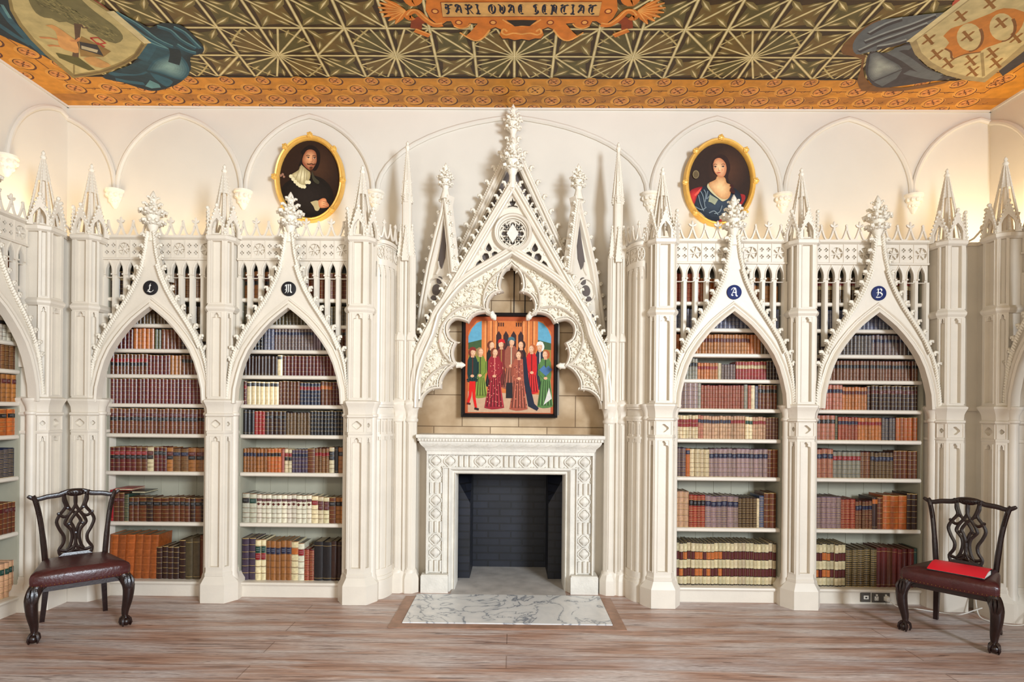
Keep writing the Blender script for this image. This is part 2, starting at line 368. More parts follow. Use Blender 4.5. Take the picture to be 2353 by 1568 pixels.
# ---------------------------------------------------------------- ceiling
C = Art(lambda a, b, h: (a, b, CEIL-h), .0002)
BR = srgb(66, 46, 24); OLV = srgb(128, 112, 64); GOLD = srgb(198, 178, 118); PALE = srgb(240, 226, 178); DKL = srgb(40, 30, 20)
ORG = srgb(212, 142, 42); ORG2 = srgb(226, 160, 66); DKO = srgb(92, 48, 28)
C.p([(XL-.1,YF),(XR+.1,YF),(XR+.1,YB+.05),(XL-.1,YB+.05)], BR, 0)
IX0, IX1, IY = XL+.5, XR-.5, .0
GX, GY = .3133, .33
X0c = .013
nodes_y = [0.0, -.305, -.645, -.975, -1.305, -1.635]
def leafshape(cx, cy, a, L, wd, mirror=1):
    """one painted leaf: dark, mid and light strokes"""
    ca, sa = cos(a), sin(a)
    def R(u, v): return (cx+u*ca-v*sa, cy+u*sa+v*ca)
    C.p([R(-L,0),R(-.3*L,-wd),(R(.5*L,-.7*wd)),R(L,0),R(.3*L,wd),R(-.5*L,.7*wd)], OLV, 3)
    C.p([R(-.8*L,0),R(-.1*L,-.6*wd),R(.9*L,0),R(.1*L,.35*wd)], srgb(176,154,96), 4)
    C.p([R(-.7*L,.05*wd),R(0,-.28*wd),R(.75*L,0),R(0,.12*wd)], PALE, 5)
rnd = random.Random(5)
ncol = 13
xs = [X0c+GX*k for k in range(-ncol, ncol+1)]
for r in range(len(nodes_y)-1):
    ya, yb = nodes_y[r], nodes_y[r+1]
    for i in range(len(xs)-1):
        xa, xb = xs[i], xs[i+1]
        if xb < IX0-.3 or xa > IX1+.3: continue
        k = i-ncol; star_cell = (k % 3 in (0, 2)) and r < 2
        xm = (xa+xb)/2; ym = (ya+yb)/2
        # mid-tone ground patches so the cell is not flat
        C.p([(xa+.03,ya-.03),(xb-.03,ya-.06),(xb-.06,yb+.04),(xa+.05,yb+.08)], srgb(118,94,48) if (i+r) % 2 else srgb(98,88,48), 1)
        if star_cell:
            sx = xa if k % 3 == 0 else xb; sy = nodes_y[1]
            ox = xb if k % 3 == 0 else xa; oy = ya if r == 0 else yb
            for fr in (.41, 1.0):
                pass
            for (ex, ey) in ((ox, sy+(oy-sy)*.42), (sx+(ox-sx)*.42, oy), (ox, oy)):
                C.line([(sx,sy),(ex,ey)], .017, GOLD, 6); C.line([(sx,sy),(ex,ey)], .007, PALE, 7)
            C.line([(ox, sy+(oy-sy)*.42),(sx+(ox-sx)*.72,sy+(oy-sy)*.72)], .014, GOLD, 6)
            C.line([(sx+(ox-sx)*.42, oy),(sx+(ox-sx)*.72,sy+(oy-sy)*.72)], .014, GOLD, 6)
            for t, q in ((.78,.16),(.80,.56),(.56,.80),(.16,.78)):
                leafshape(sx+(ox-sx)*t, sy+(oy-sy)*q, atan2((oy-sy)*q, (ox-sx)*t), .06, .018)
        else:
            d = -1 if xm < X0c else 1
            if k % 3 == 1 and r < 2: d = 1 if (r == 0) == (k % 2 == 0) else -1
            A, B_ = ((xa,ya),(xb,yb)) if d > 0 else ((xb,ya),(xa,yb))
            C.line([A, B_], .021, GOLD, 6); C.line([A, B_], .008, PALE, 7)
            for sgn in (1, -1):
                cx = xm+sgn*.075*(-d); cy = ym+sgn*.075*-1*(-1)
                cx = xm+sgn*.078; cy = ym+sgn*.078*d
                base = atan2(-(yb-ya)*d*-1, xb-xa)
                px0 = xb-.035 if sgn > 0 else xa+.035; py0 = (yb+.04 if d < 0 else yb+.04) if False else ((ya-.04) if (sgn > 0) == (d > 0) else (yb+.04))
                cx, cy = (xa+xb+ (xb if sgn > 0 else xa))/3, 0
                corner = (xb, ya) if (sgn > 0 and d > 0) else (xa, yb) if (sgn < 0 and d > 0) else (xb, yb) if sgn > 0 else (xa, ya)
                for (qx, qy), L_ in (((xm, ym), .085), (((corner[0]+A[0])/2, (corner[1]+A[1])/2), .062), (((corner[0]+B_[0])/2, (corner[1]+B_[1])/2), .062)):
                    dx, dy = qx-corner[0], qy-corner[1]; tt = .60 if L_ > .07 else .72
                    gx, gy = (corner[0]+A[0]+B_[0])/3, (corner[1]+A[1]+B_[1])/3
                    lx, ly = gx+(qx-gx)*.34 if L_ < .07 else gx+(corner[0]-gx)*.30, gy+(qy-gy)*.34 if L_ < .07 else gy+(corner[1]-gy)*.30
                    lx, ly = (gx+(A[0]-gx)*.42, gy+(A[1]-gy)*.42) if (L_ < .07 and qx == (corner[0]+A[0])/2 and qy == (corner[1]+A[1])/2) else (gx+(B_[0]-gx)*.42, gy+(B_[1]-gy)*.42) if L_ < .07 else (lx, ly)
                    leafshape(lx, ly, atan2(ly-gy, lx-gx)+rnd.uniform(-.25,.25), L_, .028 if L_ > .07 else .022)
for y in nodes_y[1:]:
    C.line([(IX0-.4,y),(IX1+.4,y)], .023, GOLD, 8); C.line([(IX0-.4,y),(IX1+.4,y)], .009, PALE, 9)
for x in xs:
    if IX0-.4 < x < IX1+.4: C.line([(x,0),(x,-1.7)], .023, GOLD, 8); C.line([(x,0),(x,-1.7)], .009, PALE, 9)
C.p([(IX0-.6,-1.66),(IX1+.6,-1.66),(IX1+.6,YF),(IX0-.6,YF)], srgb(150,130,84), 9)
# orange border with rosettes
for q in ([(XL-.05,IY),(XR+.05,IY),(XR+.05,YB+.02),(XL-.05,YB+.02)], [(XL-.05,YF),(IX0,YF),(IX0,IY+.01),(XL-.05,IY+.01)], [(IX1,YF),(XR+.05,YF),(XR+.05,IY+.01),(IX1,IY+.01)]):
    C.p(q, ORG, 10)
C.line([(IX0,0),(IX1,0)], .02, DKL, 11); C.line([(IX0,YF),(IX0,0)], .02, DKL, 11); C.line([(IX1,YF),(IX1,0)], .02, DKL, 11)
C.p([(XL,.28),(XR,.28),(XR,.40),(XL,.40)], srgb(180,118,44), 10.3)
C.line([(IX0-.2,.19),(IX1+.2,.19)], .008, DKO, 11); C.line([(IX0-.2,.205),(IX1+.2,.205)], .006, ORG2, 11)
C.line([(IX0-.2,-2),(IX0-.2,.19)], .008, DKO, 11); C.line([(IX1+.2,-2),(IX1+.2,.19)], .008, DKO, 11)
def rosette(x, y, r, seed):
    rr = random.Random(seed)
    C.ell(x, y, r*1.12, r*1.05, ORG2, 12, 16)
    C.line(arc(x, y, r, -.9, 2.4, 9), [.003+.012*sin(pi*i/9) for i in range(10)], DKO, 13)
    C.line(arc(x, y, r*.78, 2.2, 5.6, 8), [.002+.007*sin(pi*i/8) for i in range(9)], DKO, 13)
    C.ell(x, y, r*.7, r*.66, srgb(214,138,66), 12.5, 14)
    for k in range(8):
        a = k*pi/4+rr.random()*.3
        C.p([(x+r*.16*cos(a),y+r*.16*sin(a)),(x+r*.45*cos(a-.33),y+r*.45*sin(a-.33)),(x+r*.62*cos(a),y+r*.62*sin(a)),(x+r*.45*cos(a+.1),y+r*.45*sin(a+.1))], DKO if k % 2 else srgb(226,160,100), 14)
    C.ell(x, y, r*.15, r*.15, DKO, 15, 8)
s = 0
for row, (yy, off, rad) in enumerate(((.055,.155,.062),(.19,0,.082),(.36,.155,.084),(.49,.0,.07))):
    x = XL+.30+off
    while x < XR-.2:
        s += 1; rosette(x, yy, rad, s)
        if row in (1, 2): C.line(arc(x+.156, yy, .018, -.5, 2.6, 5), .006, DKO, 13)
        x += .312
for sx, sg in ((XL,1),(XR,-1)):
    for row, (dd, off, rad) in enumerate(((.445,.155,.062),(.31,0,.082),(.14,.155,.084),(.01,0,.07))):
        y = -.02-off
        while y > -1.7:
            s += 1; rosette(sx+sg*dd, y, rad, s); y -= .312
# ---- motto cartouche and the two draped shields, painted near the middle and the corners
def L5(pts, mirror=False): return [WC(880+(2344-X if mirror else X)/3.677, Y/3.677) for X, Y in pts]
CO = srgb(224, 128, 42); CO2 = srgb(250, 178, 92); CO3 = srgb(150, 62, 18)
body = [(370,-60),(360,80),(400,150),(480,215),(540,175),(575,175),(600,220),(650,235),(710,225),(730,190),(800,195),(740,265),(700,300),(740,335),(800,340),(850,310),(900,245),(950,225),(1000,245),(985,290),(1010,322),(1060,320),(1110,336),(1172,325)]
full = body+[(2344-x,y) for x, y in body[::-1][1:]]
C.p(L5([(x, y+9) for x, y in full]), DKL, 19)
C.p(L5(full), CO, 20)
for mir in (False, True):
    C.line(L5(smooth([(500,200),(430,205),(350,150),(290,95),(235,95),(205,125),(225,150),(255,140)],3), mir), .05, CO, 21)
    C.line(L5(smooth([(500,190),(430,195),(350,140),(290,85),(235,85),(200,125)],3), mir), .012, CO2, 22)
    C.line(L5(smooth([(200,-20),(240,25),(290,5),(300,-40)],3), mir), .06, CO, 21)
    C.line(L5([(345,155),(285,180),(280,240)], mir), .085, CO3, 20.5)
    C.line(L5([(270,250),(395,298)], mir), .05, CO, 21); C.line(L5([(275,240),(400,288)], mir), .012, CO2, 22)
    C.line(L5(smooth([(740,195),(710,225),(650,235),(600,215)],3), mir), .012, CO2, 22)
    C.line(L5(smooth([(1010,160),(1080,200),(1172,215)],3), mir), .012, CO2, 22)
    C.line(L5(smooth([(1172,285),(1100,275),(1040,290),(1005,270),(1020,240),(1050,262)],3), mir), .016, CO2, 22)
    C.line(L5(smooth([(650,270),(730,320),(790,340),(850,312),(905,245)],3), mir), .014, CO2, 22)
    for (a, b) in ((440,90),(640,185),(930,185)):
        q = L5([(a, b)], mir)[0]; C.ell(q[0], q[1], .028, .028, CO3, 22); C.ell(q[0], q[1], .018, .018, CO2, 23)
    for k in range(7):
        a = 2.35+k*.3; q = L5([(190,85)], mir)[0]; sg = -1 if mir else 1
        ex, ey = q[0]+sg*.21*cos(a)*.9, q[1]+.17*sin(a)*-1
        C.line([(q[0],q[1]),((q[0]+ex)/2,(q[1]+ey)/2),(ex,ey)], [.012,.05,.012], CO, 21); C.line([(q[0],q[1]),(ex,ey)], .008, CO2, 22)
C.p(L5([(1040,165),(1172,163),(1304,165),(1240,215),(1172,212),(1115,218)]), DKL, 24)
C.p(L5([(487,12),(505,138),(1825,130),(1850,8)]), srgb(226,176,104), 25)
C.line(L5([(487,12),(505,138),(1825,130),(1850,8),(487,12)]), .006, CO3, 26)
q0 = L5([(525,112)])[0]; q1 = L5([(1800,112)])[0]
txt = 'FARI QVAE SENTIAT'
wdt = {c: 1 for c in txt}; wdt[' '] = .55; wdt['I'] = .8; wdt['E'] = .85
tot = sum(wdt[c] for c in txt); ux = (q1[0]-q0[0])/tot; px_ = q0[0]
hgt = abs(L5([(525,112)])[0][1]-L5([(525,30)])[0][1])
flipC = Art(lambda a, b, h: (a, 2*q0[1]-b-0.0, CEIL-h), .0005) if False else C
class _Inv:   # ceiling lettering reads with its foot towards the wall
    def p(self, pts, col, layer): C.p([(a, 2*q0[1]-b) for a, b in pts], col, layer)
for c in txt:
    if c != ' ': glyph(_Inv(), c, px_+.06*ux, q0[1], ux*wdt[c]*.86, hgt*1.0, .017, srgb(24,26,48), -40, 27)
    px_ += ux*wdt[c]
def L6(pts): return [WC(X/4.706, Y/4.706) for X, Y in pts]
def L7(pts): return [WC(1900+X/5.194, Y/5.194) for X, Y in pts]
TD = srgb(14,38,50); TM = srgb(38,88,108); TL = srgb(96,146,154)
# left shield
C.p(L6([(-300,-80),(75,-80),(110,100),(210,280),(420,500),(600,670),(300,500),(0,370),(-300,240)]), TD, 28)
C.line(L6([(0,60),(120,230),(350,470),(480,590)]), .05, TM, 29); C.line(L6([(-40,240),(150,370),(330,480)]), .045, TM, 29); C.line(L6([(20,40),(110,190)]), .02, TL, 30)
C.soft(L6(smooth([(1180,100),(1480,220),(1620,290),(1750,240),(1950,262),(2080,360),(2200,500),(2180,570),(2060,610),(2065,740),(1990,850),(1880,920),(1700,975),(1560,960),(1340,890),(1100,820),(1400,700),(1590,470),(1400,320),(1180,100)],3)), TD, srgb(34,78,94), 8, layer=28)
C.soft(L6(smooth([(1590,750),(1660,650),(1800,590),(1890,560),(2000,640),(2050,760),(1990,850),(1880,840),(1750,790),(1590,750)],3)), TM, srgb(132,170,172), 7, layer=29)
C.p(L6(smooth([(1620,775),(1760,820),(1870,875),(1800,930),(1680,850),(1620,775)],3)), TM, 30)
C.p(L6([(1570,925),(1620,860),(1720,905),(1740,940),(1640,950)]), TL, 29)
C.line(L6(smooth([(1180,790),(1350,800),(1500,800),(1590,770)],3)), [.02,.06,.05,.03,.02,.02,.02,.02,.02,.02], TM, 29)
C.line(L6(smooth([(1250,850),(1400,880),(1560,900)],3)), .05, TM, 29)
C.line(L6(smooth([(1640,480),(1600,560),(1540,640)],3)), .07, TM, 29)
for q in ([(1260,130),(1500,270),(1700,420),(1870,500)],[(1350,230),(1560,390),(1800,520)],[(1480,360),(1640,470),(1860,545)],[(1700,280),(1850,330),(1960,430),(2120,520)],[(1880,290),(2000,350),(2100,450),(2170,520)],[(1920,480),(2020,540),(2120,570)]):
    C.line(L6(smooth(q,3)), .04, TM, 30); C.line(L6([(a, b-14) for a, b in smooth(q,3)]), .014, TL, 31)
C.line(L6(smooth([(1880,520),(1900,580),(1880,680)],3)), .08, TD, 31)
SH = srgb(200,184,128); SHD = srgb(150,132,80)
shl = [(75,-80),(110,100),(200,260),(330,420),(500,590),(790,838),(1100,795),(1350,700),(1500,600),(1600,460),(1190,110),(900,-80)]
C.p(L6(shl), SHD, 32)
C.p(L6([(110,-80),(150,100),(240,250),(370,410),(520,560),(800,795),(1080,750),(1320,655),(1450,570),(1530,445),(1150,110),(860,-80)]), SH, 33)
C.line(L6([(1190,110),(1400,290),(1600,460)]), .06, srgb(222,208,160), 34)
C.line(L6(smooth([(800,812),(1090,770),(1340,675),(1470,585),(1545,470)],3)), .02, srgb(120,100,60), 34)
C.line(L6([(800,690),(800,800)]), .012, SHD, 34)
C.p(L6([(1000,-20),(1190,110),(1110,40),(1020,-20)]), srgb(150,60,44), 35)
TRE = srgb(118,112,72)
C.p(L6(smooth([(300,-40),(330,40),(390,130),(480,180),(560,190),(640,230),(720,225),(800,262),(900,250),(950,330),(1030,370),(1100,410),(1250,460),(1330,410),(1300,330),(1200,240),(1100,170),(960,60),(860,-40)],2)), TRE, 36)
for k in range(220):
    t = rnd.random(); u = rnd.random(); a = 380+t*850; b = -20+t*420-u*150*(1-t*.3)+30
    if b < 400: C.line(L6([(a,b),(a+38,b+26)]), [.003,.014], rnd.choice([srgb(150,142,92), srgb(90,88,52), srgb(132,124,80)]), 37)
C.p(L6([(800,240),(880,250),(862,400),(850,620),(780,600),(812,400)]), srgb(92,66,48), 38)
C.line(L6([(870,250),(900,290),(950,290)]), .02, srgb(92,66,48), 38)
C.p(L6(smooth([(490,265),(560,255),(640,295),(740,365),(830,440),(850,560),(760,545),(650,500),(620,400),(600,330),(540,285),(490,265)],2)), srgb(222,164,98), 39)
for q in ([(630,420),(540,400),(430,395)],[(650,490),(560,480),(520,485)],[(760,430),(830,430),(870,400)]): C.line(L6(q), .022, srgb(206,140,86), 39)
C.p(L6([(600,560),(850,612),(1030,745),(960,752),(750,665),(640,615)]), srgb(92,88,40), 38)
C.p(L6([(880,380),(1200,545),(1120,605),(870,600),(850,450)]), srgb(150,118,62), 39)
C.p(L6([(860,440),(1050,475),(1120,595),(870,520)]), srgb(40,38,48), 40); C.p(L6([(880,480),(1060,530),(1050,560),(880,515)]), srgb(190,180,150), 41)
C.line(L6([(980,400),(1060,395),(1140,455),(1060,470),(980,400)]), .016, srgb(190,50,40), 41); C.line(L6([(1050,450),(1130,500)]), .02, srgb(190,50,40), 41)
C.p(L6(smooth([(900,620),(1000,600),(1120,650),(1200,700),(1100,725),(980,690),(900,620)],2)), srgb(206,158,96), 39)
# right shield
GD = srgb(62,58,64); GM = srgb(98,104,110); GLt = srgb(150,158,158)
C.p(L7(smooth([(420,1080),(360,960),(420,700),(190,640),(200,520),(420,330),(620,220),(620,300),(400,640),(470,640),(430,800),(520,1000),(900,1040),(1400,960),(1400,990),(900,1080),(420,1080)],2)), srgb(122,82,40), 27)
C.p(L7(smooth([(1400,140),(1280,150),(900,195),(620,240),(420,360),(310,520),(350,640),(520,610),(620,590),(880,500),(1010,480),(1400,140)],3)), GM, 28)
C.p(L7(smooth([(560,600),(720,620),(990,500),(1050,640),(1200,790),(1420,900),(1550,920),(1200,970),(950,1010),(650,1040),(520,980),(460,830),(490,650),(560,600)],3)), GD, 28)
C.soft(L7(smooth([(520,640),(600,620),(700,680),(900,810),(700,900),(560,960),(490,860),(520,640)],3)), GM, srgb(168,176,172), 7, layer=29)
C.p(L7([(560,970),(900,825),(830,930),(660,1025)]), GM, 29); C.line(L7([(550,965),(900,820)]), .014, GD, 30)
for q in ([(1300,180),(1000,300),(700,400),(450,500)],[(1200,280),(900,400),(620,500),(380,610)],[(950,480),(780,530),(600,560)],[(900,220),(700,290),(500,400)]):
    C.line(L7(smooth(q,3)), .05, GD, 29); C.line(L7([(a, b-20) for a, b in smooth(q,3)]), .022, GLt, 30)
for q in ([(760,600),(950,700),(1150,840),(1350,900)],[(950,850),(1150,900),(1350,930)],[(800,590),(930,560),(1010,560)]): C.line(L7(smooth(q,3)), .06, GM, 29)
C.p(L7([(2050,840),(2353,560),(2700,300),(2700,420),(2400,700),(2100,900)]), GD, 28)
shr = [(985,490),(1050,640),(1200,780),(1420,890),(1640,945),(1885,975),(2100,800),(2353,600),(2900,200),(2900,-100),(1700,-100)]
C.p(L7(shr), srgb(168,150,108), 32)
C.p(L7([(1070,470),(1130,620),(1260,740),(1450,840),(1650,895),(1870,920),(2060,770),(2320,540),(2860,160),(2860,-100),(1820,-100)]), srgb(206,190,140), 33)
C.line(L7([(985,490),(1700,-60)]), .05, srgb(220,206,158), 34); C.line(L7([(1850,620),(1870,900)]), .02, srgb(160,140,96), 34)
C.p(L7(smooth([(1390,420),(1480,330),(1600,290),(1800,210),(1950,150),(2110,85),(2353,130),(2330,300),(2230,420),(2100,490),(1900,560),(1800,620),(1640,640),(1520,690),(1480,600),(1400,575),(1460,500),(1390,420)],2)), srgb(200,124,44), 34)
for cx, cy in ((1700,430),(2090,310)):
    q = L7(arc(cx, cy, 150, 0, 2*pi, 18, 165)[:-1]); C.p(q, srgb(206,190,140), 35)
    C.line(L7(arc(cx, cy, 158, -.6, 1.6, 8, 172)), .018, srgb(122,74,30), 36)
C.line(L7(smooth([(1410,570),(1480,610),(1500,690),(1640,640),(1840,610)],3)), .014, srgb(122,74,30), 36)
for cx, cy in ((1215,460),(1310,640),(1450,740),(1720,710),(1740,840),(1975,620),(2020,740),(1680,420),(2080,260),(2260,440),(1600,180),(1950,30)):
    for a, b in ((60,-45),(45,50)):
        C.line(L7([(cx-a,cy-b),(cx+a,cy+b)]), .02, srgb(140,92,36), 36)
        for sg in (1,-1):
            C.line(L7([(cx+sg*a-14,cy+sg*b+14),(cx+sg*a+14,cy+sg*b-14)]), .018, srgb(140,92,36), 36)
C.p(L7([(1490,90),(1640,-20),(1560,-40),(1500,20)]), srgb(196,84,62), 33)
o = C.build('ceiling', M['fresco'], None, 'flat'); o['kind'] = 'structure'
mb = MB(); mb.box(XL-.12,XR+.12,YF,YB+.12,CEIL+.06,CEIL+.12); struct('trim_ceiling_slab', mb, M['wall'], 'flat')
mb = MB(); mb.box(XL,XR,YB-.015,YB,CEIL-.02,CEIL); mb.box(XL,XL+.015,YF,YB,CEIL-.02,CEIL); mb.box(XR-.015,XR,YF,YB,CEIL-.02,CEIL)
struct('trim_1', mb, M['wall'], 'flat')

# ---------------------------------------------------------------- plaster arches on the upper wall, with corbels
def wall_arch(xa, xb, zs, za, y, ax='x', cut=None):
    """pointed rib from xa to xb springing at zs, apex za"""
    c = (xa+xb)/2; h = (xb-xa)/2; pts = []
    for i in range(13):
        t = i/12; pts.append((xa+h*(1-cos(t*pi/2*.86))/(1-cos(pi/2*.86)), zs+(za-zs)*sin(t*pi/2*.86)/sin(pi/2*.86)))
    full = pts+[(2*c-x, z) for x, z in pts[::-1][1:]]
    return [p for p in full if cut is None or cut(p[0])]
ARCH = [(-3.706,-2.504),(-2.504,-1.274),(-1.274,1.274),(1.274,2.504),(2.504,3.706)]
prof = [(-.022,0),(-.022,-.014),(-.008,-.026),(.008,-.026),(.022,-.014),(.022,0)]
n = 2
for xa, xb in ARCH:
    mb = MB(); pth = wall_arch(xa+.02, xb-.02, 3.63, 4.325, YB, cut=lambda x: XL < x < XR)
    mb.sweep(pth, prof, YB)
    struct('trim_%d' % n, mb, M['wall'], 35); n += 1
def corner_arch(cornd, sided):
    pts = wall_arch(0, cornd+sided, 3.63, 4.325, 0); A_, B_ = [], []
    for p, q in zip(pts, pts[1:]):
        if p[0] <= cornd: A_.append(p)
        if p[0] < cornd <= q[0]:
            t = (cornd-p[0])/(q[0]-p[0]); m = (cornd, p[1]+(q[1]-p[1])*t); A_.append(m); B_.append(m)
        if q[0] > cornd: B_.append(q)
    return A_, B_
for sx, sg, cd, sd in ((XL,-1,.454,.66),(XR,1,.704,.496)):
    A_, B_ = corner_arch(cd, sd)
    mb = MB(); q = [(sg*(3.706+s_), z) for s_, z in A_]; mb.sweep(q, prof, YB); struct('trim_%d' % n, mb, M['wall'], 35); n += 1
    mb = MB(); mb.M = Matrix.Translation((sx, YB, 0)) @ Matrix.Rotation(-sg*pi/2, 4, 'Z')
    mb.sweep([(sg*(s_-cd), z) for s_, z in B_], prof, 0); struct('trim_%d' % n, mb, M['wall'], 35); n += 1
def corbel_mesh():
    mb = MB(); rr = []
    for z, w_, d in ((0,.085,.085),(-.02,.085,.085),(-.032,.07,.07),(-.06,.066,.066),(-.10,.05,.05),(-.15,.028,.028),(-.175,.012,.012)):
        rr.append([(w_*cos(a), -d*sin(a)*1.0, z) for a in [pi*k/8 for k in range(9)]])
    mb.loft([r+[(-r[0][0],0,r[0][2])] for r in rr], True)
    for k in range(5):
        a = pi*(k+.5)/5
        mb.blob((.062*cos(a), -.062*sin(a), -.055), .022, 5, 4); mb.blob((.04*cos(a), -.04*sin(a), -.105), .018, 5, 4)
    return mb.mesh('corbel', M['plaster'])
cm = corbel_mesh()
names = ['above the leftmost bookcase corner', 'between bookcases L and M', 'right of the portrait of the bearded man', 'left of the portrait of the woman', 'right of the portrait of the woman in blue', 'above the pier at the right corner']
for x, nmn in zip((-3.706,-2.504,-1.274,1.274,2.504,3.706), names):
    o = link('corbel', cm); o.location = (x, YB, 3.625); tag(o, 'white carved plaster corbel under wall arches '+nmn, 'corbel', 'corbels carrying the wall arches')
o = link('corbel', cm); o.location = (XL, -.16, 3.66); o.rotation_euler = (0,0,pi/2); tag(o, 'white carved corbel on the left side wall at picture edge', 'corbel', 'corbels carrying the wall arches')
# ================================================================ bookcases
HB = .58                      # half distance between pier centres
SHZ = [.127, .62, 1.052, 1.375, 1.632, 1.882, 2.10, 2.315, 2.54]
OUT = [(.505,1.655),(.492,1.80),(.468,1.97),(.436,2.08),(.385,2.20),(.325,2.30),(.262,2.395),(.205,2.48),(.150,2.58),(.105,2.68),(.072,2.78),(.048,2.88),(.034,2.98),(.026,3.06)]
INN = [(.440,1.64),(.432,1.76),(.405,1.88),(.375,1.98),(.330,2.08),(.272,2.17),(.205,2.255),(.140,2.325),(.070,2.385),(0,2.44)]
def both(h): return [(-x, z) for x, z in h] + [(x, z) for x, z in h[::-1] if x > 1e-6]
def ogee_z(x):                # height of the gable's outer edge at offset x
    x = abs(x)
    for (a, za), (b, zb) in zip(OUT, OUT[1:]):
        if b <= x <= a: return za+(zb-za)*(a-x)/(a-b)
    return 1.66 if x > .505 else 3.05
def leaf(mb, p, d, up, s):
    """a crocket: a stem that rises off the edge and curls over, with two side lobes"""
    p = Vector(p); d = Vector(d).normalized(); up = Vector(up).normalized(); side = d.cross(up)
    q = [p-d*.2*s, p+d*.35*s+up*.12*s, p+d*.72*s+up*.42*s, p+d*.95*s+up*.30*s, p+d*.90*s+up*.05*s]
    mb.tube(q, [.26*s,.30*s,.24*s,.22*s,.15*s], 5, 1.0, up=tuple(side), cap=True)
    for sg in (1, -1):
        mb.blob(p+d*.45*s+side*sg*.28*s+up*.05*s, .2*s, 5, 3); 
def bud(mb, c, s, n=4):
    """carved finial: stem, two whorls of curled leaves and a tip"""
    x, y, z = c
    mb.lathe([(.15*s,z),(.13*s,z+.25*s),(.2*s,z+.4*s),(.26*s,z+.75*s),(.28*s,z+.95*s),(.18*s,z+1.25*s),(.12*s,z+1.5*s),(.17*s,z+1.62*s),(.1*s,z+1.8*s),(.02*s,z+1.95*s)], 8, (x,y))
    for lv, r, k in ((.55,.28,1.0),(.95,.34,1.1),(1.3,.22,.85),(1.6,.12,.6)):
        for i in range(n*2 if lv < 1.2 else n):
            a = 2*pi*i/(n*2 if lv < 1.2 else n)+lv
            leaf(mb, (x+cos(a)*r*s*.6, y+sin(a)*r*s*.6, z+lv*s), (cos(a), sin(a), .1), (0,0,1), .30*s*k)
def crockets(mb, pts, s, gap, y, out=1, skip=0):
    """crockets spaced along a 2D (x,z) path"""
    acc = skip
    for a, b in zip(pts, pts[1:]):
        L = hypot(b[0]-a[0], b[1]-a[1]); dx, dz = (b[0]-a[0])/L, (b[1]-a[1])/L
        while acc < L:
            x, z = a[0]+dx*acc, a[1]+dz*acc
            leaf(mb, (x, y, z), (-dz*out, -.25, dx*out), (dx, 0, dz), s); acc += gap
        acc -= L
def crocket_strip(mb, pts, y, out=1):
    """knotted leaf band running up an edge between the crockets"""
    acc = .03
    for a, b in zip(pts, pts[1:]):
        L = hypot(b[0]-a[0], b[1]-a[1]); dx, dz = (b[0]-a[0])/L, (b[1]-a[1])/L
        while acc < L:
            x, z = a[0]+dx*acc, a[1]+dz*acc; ox, oz = -dz*out, dx*out
            mb.tube([(x-dx*.014-ox*.008, y+.004, z-dz*.014-oz*.008),(x-ox*.0, y-.012, z-oz*.0),(x+dx*.012+ox*.014, y-.006, z+dz*.012+oz*.014)], [.006,.0115,.004], 5); acc += .021
        acc -= L
P_ = {}
def pmesh(key, mb, m, sharp=40): P_[key] = mb.mesh(key, m, 75 if m is M['plaster'] else sharp)
# back, sides, bottom
mb = MB(); mb.box(-.475,.475,.34,.36,0,3.03)
for k in range(1, 6): mb.box(-.475+.158*k-.002,-.475+.158*k+.002,.336,.34,0,3.03)
pmesh('back_board', mb, M['inside'], 'flat')
for sg in (-1, 1):
    mb = MB(); a, b = sorted((sg*.455, sg*.475)); mb.box(a, b, .035, .34, .13, 3.03); pmesh('side_panel%d' % sg, mb, M['inside'], 'flat')
mb = MB(); mb.box(-.46,.46,-.005,.34,.105,.127); mb.box(-.465,.465,.0,.02,0,.11); mb.sweep([(-.465,.112),(.465,.112)], [(-.014,0),(-.014,-.012),(0,-.02),(.012,-.016),(.015,0)], 0)
pmesh('plinth_board', mb, M['cream'])
mb = MB()
mb.box(-.455,.455,.05,.34,-.033,0); mb.sweep([(-.455,-.0165),(.455,-.0165)], [(-.0165,.051),(-.0165,.035),(-.008,.026),(.008,.026),(.0165,.035),(.0165,.051)], 0)
pmesh('shelf', mb, M['cream'])
mb = MB(); mb.box(-.475,.475,-.02,.49,3.03,3.05); pmesh('top_board', mb, M['cream'], 'flat')
# arcade screen: heads with lancet openings
LX = [(k+.5)*.094 for k in range(-5, 5)]
mb = MB(); holes = []
for x in LX:
    w_ = .0255; h = [(x-w_, 2.705),(x-w_,2.76)]+[(x-w_*cos(t)*1.0 if t < pi/2 else x, 0) for t in ()]
    h += [(x-w_*.86,2.785),(x-w_*.5,2.808),(x,2.832),(x+w_*.5,2.808),(x+w_*.86,2.785),(x+w_,2.76),(x+w_,2.705)]
    holes.append(h)
mb.plate([(-.475,2.70),(.475,2.70),(.475,2.855),(-.475,2.855)], .0, .03, holes)
for x in LX:
    mb.sweep([(x-.030,2.73),(x-.030,2.765),(x-.025,2.795),(x-.013,2.82),(x,2.846),(x+.013,2.82),(x+.025,2.795),(x+.030,2.765),(x+.030,2.73)], [(-.004,0),(-.004,-.006),(.004,-.008),(.006,0)], 0, cap=False)
    for sg in (-1, 1): mb.box(x+sg*.030-.009, x+sg*.030+.009, -.012, 0, 2.722, 2.734)
pmesh('arcade_heads', mb, M['cream'])
MUL = [k*.094 for k in range(-5, 6)]
def mullion(x, zb, wd=.0225):
    mb = MB(); pl = [(-wd,.03),(-wd,.008),(-wd*.55,-.012),(wd*.55,-.012),(wd,.008),(wd,.03)]
    mb.loft([[(x+a, b, z) for a, b in pl] for z in (zb, 2.705)]); return mb
